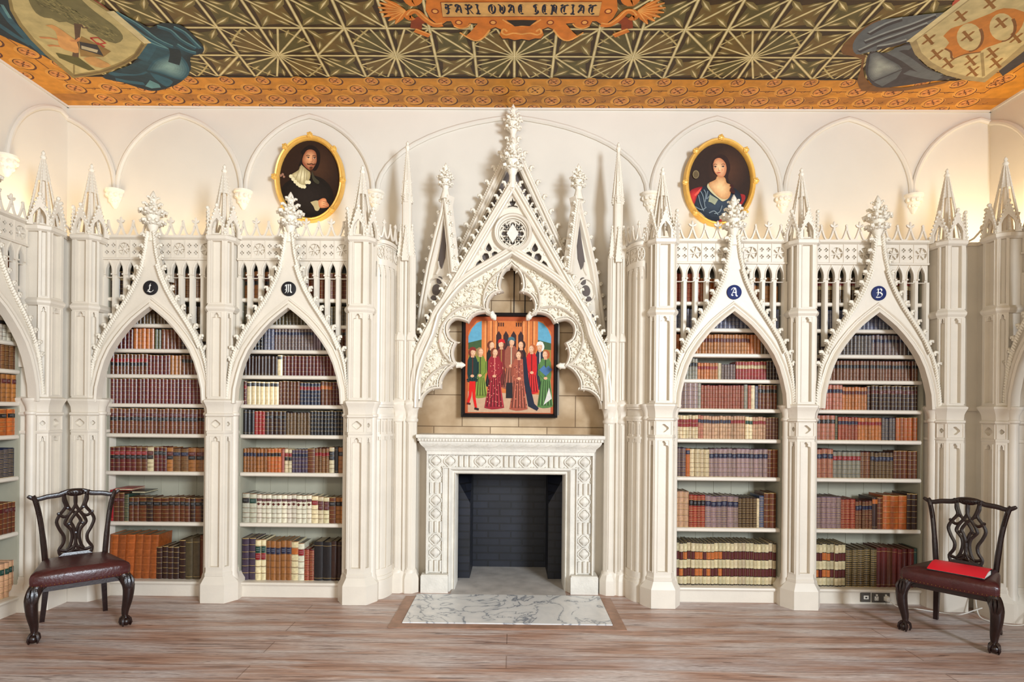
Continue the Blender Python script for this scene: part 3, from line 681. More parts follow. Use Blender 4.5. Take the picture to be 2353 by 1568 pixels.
for i, x in enumerate(MUL):
    if abs(x) < .06: continue
    pmesh('mullion%d' % i, mullion(x, ogee_z(x)-.05 if abs(x) < .48 else 1.66, .0225 if abs(x) < .48 else .030), M['cream'])
# frieze
mb = MB(); mb.box(-.475,.475,.012,.03,2.855,3.03); holes = []; cells = 8; cw = .117
for c in range(cells):
    x = (c-3.5)*cw
    if c % 2 == 0:
        for sx in (-1, 1):
            for sz in (-1, 1):
                cx, cz = x+sx*.028, 2.943+sz*.030
                holes.append([(cx-.017,cz-.006),(cx-.006,cz-.006),(cx-.006,cz-.017),(cx+.006,cz-.017),(cx+.006,cz-.006),(cx+.017,cz-.006),(cx+.017,cz+.006),(cx+.006,cz+.006),(cx+.006,cz+.017),(cx-.006,cz+.017),(cx-.006,cz+.006),(cx-.017,cz+.006)])
    else:
        holes.append([(x+.050*cos(a), 2.943+.052*sin(a)) for a in [2*pi*k/16 for k in range(16)]])
mb.plate([(-.475,2.865),(.475,2.865),(.475,3.02),(-.475,3.02)], -.012, .012, holes)
for c in range(cells):
    x = (c-3.5)*cw
    if c % 2:
        for k in range(3):
            a = k*pi/3+.2; dx, dz = cos(a)*.05, sin(a)*.05
            mb.sweep([(x-dx,2.943-dz),(x+dx,2.943+dz)], [(-.005,.012),(-.005,-.006),(.005,-.006),(.005,.012)], 0)
        mb.blob((x, -.004, 2.943), .014, 6, 4, (1,.6,1))
    else:
        for sx in (-1, 1):
            for sz in (-1, 1): mb.blob((x+sx*.028, -.012, 2.943+sz*.030), .007, 5, 3, (1,.6,1))
    mb.box(x+cw/2-.005, x+cw/2+.005, -.018, -.012, 2.865, 3.02)
mb.sweep([(-.475,2.86),(.475,2.86)], [(-.012,.01),(-.010,-.020),(.004,-.024),(.010,-.010),(.010,.01)], 0)
mb.sweep([(-.475,3.035),(.475,3.035)], [(-.020,.01),(-.012,-.02),(.0,-.036),(.018,-.036),(.020,.01)], 0)
pmesh('frieze', mb, M['cream'])
# cresting
mb = MB(); n_ = 10; sp = 1.06/n_
for k in range(n_):
    xa, xb = -.53+k*sp, -.53+(k+1)*sp; xm = (xa+xb)/2
    pts = smooth([(xa+.004,-.012,3.145),(xa+.018,-.012,3.10),(xm-.018,-.012,3.063),(xm,-.012,3.056),(xm+.018,-.012,3.063),(xb-.018,-.012,3.10),(xb-.004,-.012,3.145)], 3)
    mb.tube(pts, .0100, 5)
    tall = k % 2 == 0
    mb.tube([(xa,-.012,3.13),(xa,-.012,3.165 if tall else 3.172)], [.016,.010], 5)
    if tall:
        mb.blob((xa,-.012,3.19), .015, 6, 4, (.8,.8,1.6))
        for sg in (-1, 1): mb.tube([(xa,-.012,3.165),(xa+sg*.018,-.014,3.172),(xa+sg*.030,-.014,3.186)], [.009,.012,.008], 5)
    else: mb.blob((xa,-.012,3.176), .013, 5, 4)
pmesh('cresting', mb, M['cream'])
# gable arch
GY0, GY1 = -.125, -.055
mb = MB(); mb.plate(both(OUT)[:len(OUT)]+both(OUT)[len(OUT):]+both(INN)[::-1], GY0+.02, GY1)
mb.sweep(both([(x-.012 if x > .02 else x, z) for x, z in INN])[::-1] if False else both(INN), [(-.004,.05),(-.004,-.022),(.012,-.030),(.024,-.022),(.030,-.002),(.040,-.004),(.050,-.018),(.060,-.016),(.064,.01)], GY0+.02)
for h in (OUT[:], [(-x, z) for x, z in OUT]):
    mb.sweep(h, [(-.010,.03),(-.010,-.012),(0,-.022),(.010,-.012),(.010,.03)], GY0+.02)
pmesh('gable_arch', mb, M['cream'])
for sg in (-1, 1):
    mb = MB(); pth = [(sg*x, z) for x, z in OUT]; o_ = 1 if sg < 0 else -1
    crockets(mb, pth[2:], .056, .094, GY0+.02, o_, .02); crocket_strip(mb, pth, GY0+.01, o_)
    crocket_strip(mb, [(sg*(x-.014), z) for x, z in OUT[3:-3]], GY0+.0, o_)
    pmesh('crocket_leaves%d' % sg, mb, M['plaster'])
mb = MB(); mb.tube([(0,-.09,2.98),(0,-.085,3.06)], [.034,.030], 8); bud(mb, (0,-.085,3.015), .20, 5); pmesh('finial', mb, M['plaster'])
mb = MB(); mb.loft([[(cos(2*pi*k/28)*.060*q, y, 2.592+sin(2*pi*k/28)*.060*q) for k in range(28)] for y, q in ((-.098,1),(-.116,1),(-.118,.95))]); pmesh('disc', mb, M['disc_black'])
P_['disc_blue'] = P_['disc'].copy(); P_['disc_blue'].materials[0] = M['disc_blue']
def letter_mesh(ch):
    a = Art(lambda x, z, h: (x, -.1185-h, z), .0004)
    glyph(a, ch, -.030, 2.592-.036, .060, .072, .011, (1,1,1), 40, 1)
    a.c = [(1,1,1)]*len(a.c); return a.mesh('letter', M['letter'], 'flat')
def bookcase(name_, label, loc, rz, letter=None, blue=False):
    r = thing('bookcase', label, 'bookcase', loc, rz, 'gothic bookcases round the library')
    link('back_board', P_['back_board'], r); link('top_board', P_['top_board'], r); link('plinth_board', P_['plinth_board'], r)
    for sg in (-1, 1): link('side_panel', P_['side_panel%d' % sg], r)
    for z in SHZ[1:]:
        o = link('shelf', P_['shelf'], r); o.location.z = z
    sc = link('arcade_screen', P_['arcade_heads'], r)
    for i, x in enumerate(MUL):
        if 'mullion%d' % i in P_: link('mullion', P_['mullion%d' % i], sc)
    link('frieze', P_['frieze'], r); link('cresting', P_['cresting'], r)
    g = link('gable_arch', P_['gable_arch'], r)
    for sg in (-1, 1): link('crocket_leaves', P_['crocket_leaves%d' % sg], g)
    link('finial', P_['finial'], g)
    if letter:
        d = link('letter_disc', P_['disc_blue' if blue else 'disc'], g)
        d['label'] = ('blue' if blue else 'black')+' enamel disc with a white gothic letter '+letter
        link('letter', letter_mesh(letter), r)
    return r
BAYS = {
 'L': ((-2.99, 0), 0), 'M': ((-1.84, 0), 0), 'A': ((1.84, 0), 0), 'B': ((3.025, 0), 0),
 'left': ((-3.80, -.82), pi/2), 'right': ((3.98, -.80), -pi/2)}
bookcase('L', 'cream gothic bookcase under the black disc lettered L, left of the fireplace', (-2.99,0,0), 0, 'L')
bookcase('M', 'cream gothic bookcase under the black disc lettered M, nearest the fireplace on the left', (-1.84,0,0), 0, 'M')
bookcase('A', 'cream gothic bookcase under the blue disc lettered A, nearest the fireplace on the right', (1.84,0,0), 0, 'A', True)
bookcase('B', 'cream gothic bookcase under the blue disc lettered B, behind the right chair', (3.025,0,0), 0, 'B', True)
bookcase('left', 'cream gothic bookcase on the left side wall, cut by the picture edge', (-3.80,-.865,0), pi/2)
bookcase('right', 'cream gothic bookcase on the right side wall, cut by the picture edge', (3.98,-.85,0), -pi/2)

# ================================================================ piers
PL = [(-.11,.14),(-.11,-.09),(-.07,-.15),(.07,-.15),(.11,-.09),(.11,.14)]
PB = [(-.165,.14),(-.165,-.075),(-.098,-.180),(.098,-.180),(.165,-.075),(.165,.14)]
def mix(a, b, t): return [(x+(u-x)*t, y+(v-y)*t) for (x, y), (u, v) in zip(a, b)]
def inset(pl, d):
    c = len(pl); out = []
    for i in range(c):
        a, p, b = Vector(pl[i-1]), Vector(pl[i]), Vector(pl[(i+1) % c])
        n1 = Vector((-(p-a).y, (p-a).x)).normalized(); n2 = Vector((-(b-p).y, (b-p).x)).normalized(); m_ = (n1+n2).normalized()
        out.append(tuple(p+m_*d/max(m_.dot(n1), .4)))
    return out
def lz(mb, plans): mb.loft([[(x, y, z) for x, y in pl] for z, pl in plans])
def face_bar(mb, p0, p1, t0, t1, z0, z1, dep=.034, out=.0):
    """a raised strip on the vertical face p0-p1 of a plan"""
    a, b = Vector(p0), Vector(p1); d = b-a; nrm = Vector((d.y, -d.x)).normalized()
    q0, q1 = a+d*t0+nrm*out, a+d*t1+nrm*out; r0, r1 = q0-nrm*dep, q1-nrm*dep
    mb.loft([[(q.x, q.y, z) for q in (q0, q1, r1, r0)] for z in (z0, z1)])
FACES = [(PL[1], PL[2], .26), (PL[2], PL[3], .22), (PL[3], PL[4], .26)]
def panel(mb, z0, z1, kind='head', rail=.03):
    """a moulded frame on each visible face, pierced by a cusped light ('head'), a plain light or a quatrefoil"""
    for a, b, t in FACES:
        A = Vector((a[0], a[1])); d = Vector((b[0]-a[0], b[1]-a[1])); L = d.length; d /= L; nr = Vector((-d.y, d.x))
        mb.M = Matrix(((d.x, nr.x, 0, A.x), (d.y, nr.y, 0, A.y), (0, 0, 1, 0), (0, 0, 0, 1)))
        l, r, c = L*t, L*(1-t), L/2; hw = (r-l)/2; zb, zt = z0+rail, z1-rail*.6
        if kind == 'head': h = [(l,zb),(r,zb),(r,zt-.055),(r-hw*.10,zt-.042),(c+hw*.42,zt-.038),(c+hw*.50,zt-.024),(c+hw*.22,zt-.008),(c,zt+.004),(c-hw*.22,zt-.008),(c-hw*.50,zt-.024),(c-hw*.42,zt-.038),(l+hw*.10,zt-.042),(l,zt-.055)]
        elif kind == 'plain': h = [(l,zb),(r,zb),(r,zt),(l,zt)]
        else:
            zc = (z0+z1)/2; h = []
            for k in range(4):
                q = k*pi/2
                for w_ in (-1.1,-.5,.0,.5,1.1): h.append((c+hw*1.1*(.50*cos(q)+.45*cos(q+w_)), zc+min(hw*1.2,.036)*(.50*sin(q)+.45*sin(q+w_))*1.0))
        mb.plate([(0,z0),(L,z0),(L,z1),(0,z1)], 0, .034, [h])
        if kind != 'quatre': mb.sweep([(l-.006,zb-.006),(r+.006,zb-.006),(r+.006,zt+.0),(l-.006,zt+.0)], [(-.003,.01),(-.001,-.005),(.004,-.004),(.006,.012)], 0, closed=True)
        else: mb.sweep([(.006,z0+.006),(L-.006,z0+.006),(L-.006,z1-.006),(.006,z1-.006)], [(-.003,.01),(-.001,-.006),(.003,-.006),(.005,.01)], 0, closed=True)
        mb.M = None
IN = inset(PL, .030)
IN[0] = PL[0]; IN[5] = PL[5]
mb = MB(); lz(mb, [(0,PB),(.150,PB),(.158,mix(PB,PL,.08)),(.212,mix(PB,PL,.82)),(.216,inset(PL,-.008)),(.236,inset(PL,-.008)),(.244,inset(PL,-.002)),(.262,PL)]); pmesh('pier_plinth', mb, M['cream'], 14)
mb = MB(); lz(mb, [(.255,IN),(1.53,IN)]); panel(mb, .26, 1.385); panel(mb, 1.405, 1.53, 'quatre')
lz(mb, [(1.383,PL),(1.395,inset(PL,-.005)),(1.407,PL)])
pmesh('lower_shaft', mb, M['cream'])
mb = MB(); lz(mb, [(1.525,PL),(1.535,inset(PL,-.012)),(1.548,inset(PL,-.012)),(1.556,PL),(1.60,inset(PL,-.004)),(1.625,inset(PL,-.014)),(1.650,inset(PL,-.027)),(1.662,inset(PL,-.027)),(1.675,inset(PL,-.004))]); pmesh('pier_capital', mb, M['cream'], 22)
mb = MB(); lz(mb, [(1.67,IN),(3.0,IN)]); panel(mb, 1.675, 2.40, 'head', .02)
lz(mb, [(2.395,PL),(2.415,inset(PL,-.014)),(2.432,inset(PL,-.016)),(2.455,PL)])
panel(mb, 2.45, 3.0, 'plain', .02)
lz(mb, [(2.975,PL),(2.99,inset(PL,-.018)),(3.015,inset(PL,-.022)),(3.03,inset(PL,-.004))])
pmesh('upper_shaft', mb, M['cream'], 25)
def spire_into(ms, mc, c, z0, z1, r, n=8, gab=True, cs=.020, gap=.030):
    """ribbed spire with crockets up every edge; gablets round its foot"""
    x, y = c
    if gab:      # open ribs: only the head and a slim core are solid
        for za, zb, ra, rb in ((z0,z0+.02,r*.86,r*.85),(z0+(z1-z0)*.62,z1-.05,r*.34,r*.10),(z0,z0+(z1-z0)*.64,r*.20,r*.14)):
            ms.loft([[(x+cos(2*pi*k/n+pi/n)*q, y+sin(2*pi*k/n+pi/n)*q, z) for k in range(n)] for z, q in ((za,ra),(zb,rb))])
    else: ms.loft([[(x+cos(2*pi*k/n+pi/n)*q, y+sin(2*pi*k/n+pi/n)*q, z) for k in range(n)] for z, q in ((z0,r*.86),(z0+(z1-z0)*.05,r*.84),(z1-.05,r*.10))])
    for k in range(n):
        a = 2*pi*k/n+pi/n
        if sin(a) > .5 and not gab: continue
        L = z1-.06-z0; m_ = int(L/gap)
        ms.tube([(x+cos(a)*r*.86, y+sin(a)*r*.86, z0),(x+cos(a)*r*.1, y+sin(a)*r*.1, z1-.05)], [.011,.006], 5)
        for i in range(1, m_):
            t = i/m_; q = r*(.86-.76*t)+.003
            mc.blob((x+cos(a)*q, y+sin(a)*q, z0+L*t), cs*.42*(1-.3*t), 4, 3, (1.25,1.25,.8))
    if gab:
        for ang in (-pi/2, radians(-30), radians(-150)):
            Mx = Matrix.Translation((x, y, 0)) @ Matrix.Rotation(ang+pi/2, 4, 'Z')
            ms.M = Mx; mc.M = Mx
            h = r*1.75; w_ = r*.66
            ms.plate([(-w_,z0-.005),(-w_*.5,z0-.005),(-w_*.5,z0+.30*h),(-w_*.35,z0+.46*h),(0,z0+.62*h),(w_*.35,z0+.46*h),(w_*.5,z0+.30*h),(w_*.5,z0-.005),(w_,z0-.005),(w_*.12,z0+h),(0,z0+h*1.1),(-w_*.12,z0+h)], -r*1.02, -r*.86)
            for sg in (-1, 1):
                for i in range(7):
                    t = (i+.5)/7; mc.blob((sg*w_*(1-t*.88), -r*1.0, z0+h*t), cs*.5, 4, 3, (1.2,1,.9))
            mc.blob((0,-r*1.0,z0+h*1.10), cs*.7, 6, 4)
            ms.M = None; mc.M = None
    mc.lathe([(.012,z1-.07),(.016,z1-.05),(.024,z1-.035),(.016,z1-.02),(.010,z1-.012),(.016,z1),(.004,z1+.02)], 7, (x, y))
ms, mc = MB(), MB(); spire_into(ms, mc, (0,-.035), 3.025, 3.63, .125, 8, 5, .024, .026)
pmesh('spire', ms, M['cream']); pmesh('pier_crockets', mc, M['plaster'])
for sg in (-1, 1):
    mb = MB(); c = (sg*.105, -.045)
    mb.lathe([(.062,0),(.062,.14),(.05,.165),(.045,.20),(.038,.22),(.036,1.53),(.046,1.54),(.046,1.555),(.036,1.565),(.042,1.60),(.060,1.64),(.066,1.652),(.066,1.662),(.03,1.67)], 14, c)
    pmesh('jamb_shaft%d' % sg, mb, M['cream'])
def pier(label, loc, rz=0):
    r = thing('pinnacled_pier', label, 'pier', loc, rz, 'pinnacled piers between the bookcases')
    link('plinth', P_['pier_plinth'], r); link('lower_shaft', P_['lower_shaft'], r); link('capital', P_['pier_capital'], r); link('upper_shaft', P_['upper_shaft'], r)
    s_ = link('spire', P_['spire'], r); link('crockets', P_['pier_crockets'], s_)
    for sg in (-1, 1): link('jamb_shaft', P_['jamb_shaft%d' % sg], r)
    return r
pier('cream pinnacled pier at the left corner, left of bookcase L', (-3.545,0,0))
pier('cream pinnacled pier between bookcases L and M', (-2.42,0,0))
pier('cream pinnacled pier between bookcase M and the left cove', (-1.255,0,0))
pier('cream pinnacled pier between the right cove and bookcase A', (1.262,0,0))
pier('cream pinnacled pier between bookcases A and B', (2.42,0,0))
pier('cream pinnacled pier in the right corner, right of bookcase B', (3.63,0,0))
pier('cream pinnacled pier turned sideways in the left corner beside the side bookcase', (-3.79,-.285,0), pi/2)
pier('cream pinnacled pier turned sideways in the right corner behind the chair', (3.955,-.27,0), -pi/2)
# corner fillets closing the gap behind the corner piers
for (xa, ya, xb, yb, lab) in ((-3.92,-.12,-3.62,.05,'plain cream panel filling the left corner between two piers'),(4.09,-.12,3.72,.05,'plain cream panel filling the right corner between two piers')):
    mb = MB(); sg = -1 if xa < 0 else 1; xc = -3.80 if sg < 0 else 3.98
    xi = -3.73 if sg < 0 else 3.88
    for e, z0, z1 in ((0,0,3.0),(.016,3.0,3.03),(.016,1.63,1.665),(.012,0,.16)):
        mb.loft([[(xc+sg*.10,-.20,z),(xi-sg*e,-.20,z),(xi-sg*e,-.05-e,z),(xi-sg*.14,-.05-e,z),(xi-sg*.14,.14,z),(xc+sg*.10,.14,z)] for z in (z0,z1)])
    mb.tube([(xi,-.17,3.03),(xi,-.12,3.06),(xi,-.09,3.13)], .008, 5); mb.tube([(xi-sg*.10,-.06,3.03),(xi-sg*.05,-.07,3.06),(xi,-.09,3.13)], .008, 5)
    mb.blob((xi,-.09,3.145), .016, 6, 4, (1,1,1.3))
    o = mb.build('corner_panel', M['cream']); tag(o, lab, 'panel')
# ================================================================ coves beside the fireplace
def cove(sg):
    r = thing('cove_panel', ('cream curved cove panel with blind arcade left of the fireplace column' if sg < 0 else 'cream curved cove panel with blind arcade right of the fireplace column'), 'panel', (0,0,0), 0, 'curved cove panels')
    def cp(t, off=0):      # plan curve from the pier back and in to the column
        a = t*pi/2; x = 1.14-.13*sin(a)*1.0; y = -.02+.30*(1-cos(a))
        # outward (room side) normal
        nx, ny = -.7*cos(a)-.1, -.7*sin(a)-.3; L = hypot(nx, ny)
        return (sg*(x+nx/L*off*1.0), y+ny/L*off)
    N_ = 14
    def ribbon(mb, t0, t1, z0, z1, off, dep=.012, n=None):
        n = n or max(1, int((t1-t0)*N_)); pts = [t0+(t1-t0)*i/n for i in range(n+1)]
        ring = [(*cp(t, off),) for t in pts]+[(*cp(t, off-dep),) for t in pts[::-1]]
        mb.loft([[(x, y, z) for x, y in ring] for z in (z0, z1)])
    mb = MB(); ribbon(mb, -.05, 1.05, 0, 3.03, 0, .02, N_); link_ = mb.build('cove_wall', M['cream'], r)
    mb = MB(); ribbon(mb, 0, 1, 0, .16, .03, .03); ribbon(mb, 0, 1, .16, .19, .02, .02); ribbon(mb, 0, 1, .19, .21, .012, .012); mb.build('plinth', M['cream'], r)
    mb = MB()
    ribbon(mb, 0, 1, .21, .25, .012); ribbon(mb, 0, 1, 1.52, 1.54, .018, .02); ribbon(mb, 0, 1, 1.54, 1.56, .024, .02); ribbon(mb, 0, 1, 1.62, 1.64, .022, .02); ribbon(mb, 0, 1, 1.64, 1.665, .034, .03)
    ribbon(mb, 0, 1, 1.37, 1.39, .012); 
    for k in range(5):
        t = k/4; ribbon(mb, max(0,t-.035), min(1,t+.035), .21, 1.52, .012)
    for k in range(4):
        t = (k+.5)/4
        for q in (-1, 1):
            ribbon(mb, t+q*.055-.03, t+q*.055+.03, 1.34, 1.37, .010, .01, 1)
            ribbon(mb, t+q*.05-.012, t+q*.05+.012, 1.41, 1.50, .008, .01, 1)
    mb.build('lower_panelling', M['cream'], r)
    mb = MB()
    for k in range(6):
        t = k/5; ribbon(mb, max(0,t-.03), min(1,t+.03), 1.665, 2.85, .012)
    for k in range(5):
        t = (k+.5)/5
        for j in range(5):
            zz = 2.72+.02*j; g = .07*(1-(j/5)**2)
            ribbon(mb, t-.1, t-g, zz, zz+.02, .010, .01, 1); ribbon(mb, t+g, t+.1, zz, zz+.02, .010, .01, 1)
    ribbon(mb, 0, 1, 2.82, 2.87, .014); ribbon(mb, 0, 1, 2.99, 3.0, .014); ribbon(mb, 0, 1, 3.0, 3.03, .034, .03)
    for k in range(4): ribbon(mb, k/3-.02 if k else 0, k/3+.02, 2.87, 2.99, .012, .012, 1)
    for k in range(3):
        t = (k+.5)/3
        if k == (0 if sg < 0 else 0) or k == 2:
            pts = [(*cp(t+.13*cos(a), .014), 2.93+.05*sin(a)) for a in [2*pi*i/12 for i in range(13)]]; mb.tube(pts, .005, 4)
            for i in range(3):
                a = i*pi/3; mb.tube([(*cp(t-.13*cos(a), .012), 2.93-.05*sin(a)),(*cp(t+.13*cos(a), .012), 2.93+.05*sin(a))], .004, 4)
        else:
            for q in (-1, 1):
                for z in (2.90, 2.96):
                    ribbon(mb, t+q*.07-.045, t+q*.07+.045, z-.005, z+.005, .010, .01, 1); ribbon(mb, t+q*.07-.013, t+q*.07+.013, z-.018, z+.018, .010, .01, 1)
    mb.build('upper_panelling', M['cream'], r)
    mb = MB(); k_ = 4
    for k in range(k_):
        ta, tb = k/k_, (k+1)/k_; tm = (ta+tb)/2
        q = [(*cp(ta+.01,.02),3.145),(*cp(ta+.04,.02),3.10),(*cp(tm-.04,.02),3.062),(*cp(tm,.02),3.056),(*cp(tm+.04,.02),3.062),(*cp(tb-.04,.02),3.10),(*cp(tb-.01,.02),3.145)]
        mb.tube(smooth(q, 2), .010, 5)
        c = cp(tb, .02); mb.tube([(*c,3.13),(*c,3.17)], [.011,.007], 5)
        if k % 2 == 0:
            mb.blob((*c,3.19), .014, 6, 4, (.8,.8,1.5)); c1, c2 = cp(tb-.06,.02), cp(tb+.06,.02); mb.tube([(*c1,3.185),(*c,3.168),(*c2,3.185)], .007, 5)
        else: mb.blob((*c,3.176), .010, 5, 4)
    mb.build('cresting', M['cream'], r)
cove(-1); cove(1)

# ================================================================ tall columns flanking the fireplace
def column(x, label):
    r = thing('pinnacled_column', label, 'column', (x, .22, 0), 0, 'tall pinnacled columns beside the fireplace')
    def oct_(rad, cx, cy=0, n=8): return [(cx+rad*cos(pi/8+2*pi*k/n), cy+rad*sin(pi/8+2*pi*k/n)) for k in range(n)]
    def two(mb, stops, d=.055, back=.03):
        for sx in (-1, 1): mb.loft([[(a, b, z) for a, b in oct_(q, sx*d)] for z, q in stops])
        mb.loft([[(a, b, z) for a, b in oct_(q*.8, 0, back-.02)] for z, q in stops])
    mb = MB(); two(mb, [(0,.088),(.12,.088),(.135,.083),(.165,.068),(.18,.068),(.20,.056)]); mb.build('base', M['cream'], r)
    mb = MB(); two(mb, [(.18,.054),(1.50,.054)]); 
    for sx in (-1, 1): mb.box(sx*.055-.012, sx*.055+.012, -.058, -.04, .22, 1.48)
    mb.tube([(0,-.045,.19),(0,-.045,1.5)], .010, 6); mb.build('lower_shaft', M['cream'], r)
    mb = MB(); two(mb, [(1.49,.056),(1.50,.064),(1.515,.064),(1.525,.056),(1.56,.058),(1.60,.066),(1.635,.086),(1.652,.088),(1.668,.084),(1.70,.05)]); mb.build('capital', M['cream'], r)
    mb = MB(); two(mb, [(1.66,.050),(2.20,.050),(2.21,.062),(2.24,.060),(2.27,.044),(2.96,.042)], .045)
    mb.tube([(0,-.035,1.68),(0,-.035,2.95)], .012, 6)
    for sx in (-1, 1): mb.tube([(sx*.045,-.052,1.7),(sx*.045,-.052,2.2)], .009, 5); mb.tube([(sx*.045,-.044,2.28),(sx*.045,-.044,2.95)], .008, 5)
    mb.loft([[(a, b, z) for a, b in oct_(.044, 0)] for z in (2.95, 3.52)])
    for sx in (-1, 1): mb.tube([(sx*.024,-.030,2.98),(sx*.024,-.030,3.5)], .010, 6)
    mb.build('upper_shaft', M['cream'], r)
    ms, mc = MB(), MB()
    for (cx, cy, z0, z1, rr) in ((-.05,-.01,2.94,3.22,.036),(.05,-.01,2.94,3.22,.036),(0,-.05,2.90,3.20,.040),(-.034,0,3.42,3.60,.022),(.034,0,3.42,3.60,.022),(0,-.032,3.42,3.60,.024)):
        ms.loft([[(cx+cos(pi/4+pi/2*k)*q, cy+sin(pi/4+pi/2*k)*q, z) for k in range(4)] for z, q in ((z0,rr),(z0+.02,rr),(z1,.004))])
        for k in range(4):
            a = pi/4+pi/2*k
            for i in range(8):
                t = (i+.3)/8; mc.blob((cx+cos(a)*rr*(1-t), cy+sin(a)*rr*(1-t), z0+.02+(z1-z0-.02)*t), .0085, 4, 3)
        mc.blob((cx,cy,z1+.005), .012, 5, 4)
    spire_into(ms, mc, (0,0), 3.48, 3.95, .050, 8, False, .020, .022)
    s_ = ms.build('spire', M['cream'], r); mc.build('crockets', M['plaster'], s_, 75)
column(-.925, 'tall cream pinnacled column left of the fireplace')
column(.935, 'tall cream pinnacled column right of the fireplace')

# ================================================================ carved canopy over the fireplace
can = thing('gothic_canopy', 'carved cream gothic canopy with cusped arch, rose and crocketed gables over the fireplace', 'canopy', (0,0,0))
YC = .17      # front face plane of the arch
CXc = .004
def tr(zx, zy, ox, oy, sc, Y=YC):
    x, z = W(ox+zx/sc, oy+zy/sc, Y); return (x-CXc, z)
def Lc(pts, Y=YC): return [tr(a, b, 900, 600, 3.564, Y) for a, b in pts]
def Lg(pts, Y=YC): return [tr(a, b, 940, 420, 4.6125, Y) for a, b in pts]
cusp_l = [  # left half of the cusped opening, from the apex down, each foil smoothed
 [(988,30),(940,65),(905,115),(890,180),(893,222),(912,246)],
 [(912,246),(850,262),(806,300),(788,350),(792,395),(812,425)],
 [(812,425),(760,418),(700,428),(655,455),(625,500)],
 [(625,500),(580,482),(520,474),(472,508),(458,562),(478,625),(532,662)],
 [(532,662),(510,705),(500,755),(510,805),(532,846)],
 [(532,846),(470,882),(430,930),(404,985),(402,1045)],
 [(402,1045),(330,1052),(268,1095),(240,1150),(232,1200)]]
cu = []
for i, seg in enumerate(cusp_l):
    q = smooth([(a, b) for a, b in seg], 3); cu += q if i == 0 else q[1:]
CU = Lc(cu); CU[0] = (0, CU[0][1])
arch_out = smooth(Lg([(1092,738),(900,850),(770,925),(640,1008),(545,1085),(455,1185),(370,1300),(300,1405)])+Lc([(330,600),(260,760),(215,900),(195,1040),(190,1200)]), 2)
arch_out[0] = (0, arch_out[0][1])
def sym(h): return [(x+CXc, z) for x, z in h[::-1]] + [(-x+CXc, z) for x, z in h[1:]]
# spandrel slab with foliage
mb = MB()
outer = sym(arch_out); inner = sym(CU)
mb.plate(outer+inner[::-1], YC+.035, YC+.10)
spn = mb
mb = MB()
mb.sweep(inner, [(-.004,.09),(-.004,.015),(.006,.0),(.016,.004),(.022,.03)], YC)       # edge roll of the foils
mb.sweep(inner, [(.026,.04),(.028,.018),(.036,.016),(.040,.04)], YC)
mb.build('foil_moulding', M['cream'], can)
mb = MB()
ao = sym(arch_out)
mb.sweep(ao, [(-.030,.12),(-.030,-.02),(-.018,-.045),(-.004,-.05),(.006,-.03),(.014,-.008),(.024,-.008),(.034,-.022),(.046,-.02),(.056,.005),(.066,.03)][::1], YC)
mb.build('main_arch_moulding', M['cream'], can)
# big sub-arches inside the spandrel
mb = MB()
for sg in (1, -1):
    for q in (Lc([(965,50),(880,90),(800,170),(760,260),(752,350),(775,415),(812,432)]), Lc([(812,432),(740,385),(640,368),(560,385),(490,430),(430,500)]), Lc([(430,500),(398,570),(392,660),(420,750),(475,820),(530,850)]), Lc([(530,850),(460,850),(390,880),(320,935),(265,1010),(245,1080)])):
        s_ = smooth([(sg*x+CXc, z) for x, z in q], 3)
        if sg < 0: s_ = s_[::-1]
        mb.sweep(s_, [(-.016,.06),(-.012,.012),(-.002,.0),(.006,.012),(.010,.03),(.016,.06)], YC-.004)
mb.build('foil_ribs', M['cream'], can)
mb = MB()
for sg in (1, -1):
    for (a, b), (c_, d_) in (((815,425),(-10,-1)),((535,850),(1,0))):
        x, z = Lc([(a, b)])[0]; x = sg*x+CXc
        dv = Vector((sg*(1 if c_ > 0 else .55), 0, 0 if c_ > 0 else -.8)).normalized()
        p0 = Vector((x, YC+.04, z)); mb.tube([p0-dv*.01, p0+dv*.02, p0+dv*.035, p0+dv*.055, p0+dv*.07], [.030,.026,.030,.018,.006], 7)
        for k in range(5):
            a2 = 2*pi*k/5; e = p0+dv*.035; mb.blob(e+Vector((0,cos(a2),sin(a2)))*.022, .010, 4, 3)
mb.build('pendants', M['plaster'], can, 75)
# scattered leaf carving on the spandrel
mb = spn; rl = random.Random(3)
from mathutils.geometry import intersect_point_line
def inpoly(p, poly):
    x, y = p; c = False; j = len(poly)-1
    for i in range(len(poly)):
        if (poly[i][1] > y) != (poly[j][1] > y) and x < (poly[j][0]-poly[i][0])*(y-poly[i][1])/(poly[j][1]-poly[i][1])+poly[i][0]: c = not c
        j = i
    return c
spand = outer+inner[::-1]; cnt = 0
while cnt < 620:
    x, z = rl.uniform(-.83,.83), rl.uniform(1.65,2.85)
    if not inpoly((x, z), spand): continue
    cnt += 1; a = rl.uniform(0, 2*pi); dx, dz = cos(a), sin(a)
    mb.tube([(x,YC+.036,z),(x+dx*.010,YC+.022,z+dz*.010),(x+dx*.022-dz*.004,YC+.020,z+dz*.022+dx*.004),(x+dx*.028-dz*.012,YC+.032,z+dz*.028+dx*.012)], [.005,.008,.007,.003], 4)
mb.build('carved_spandrel', M['foliage'], can)
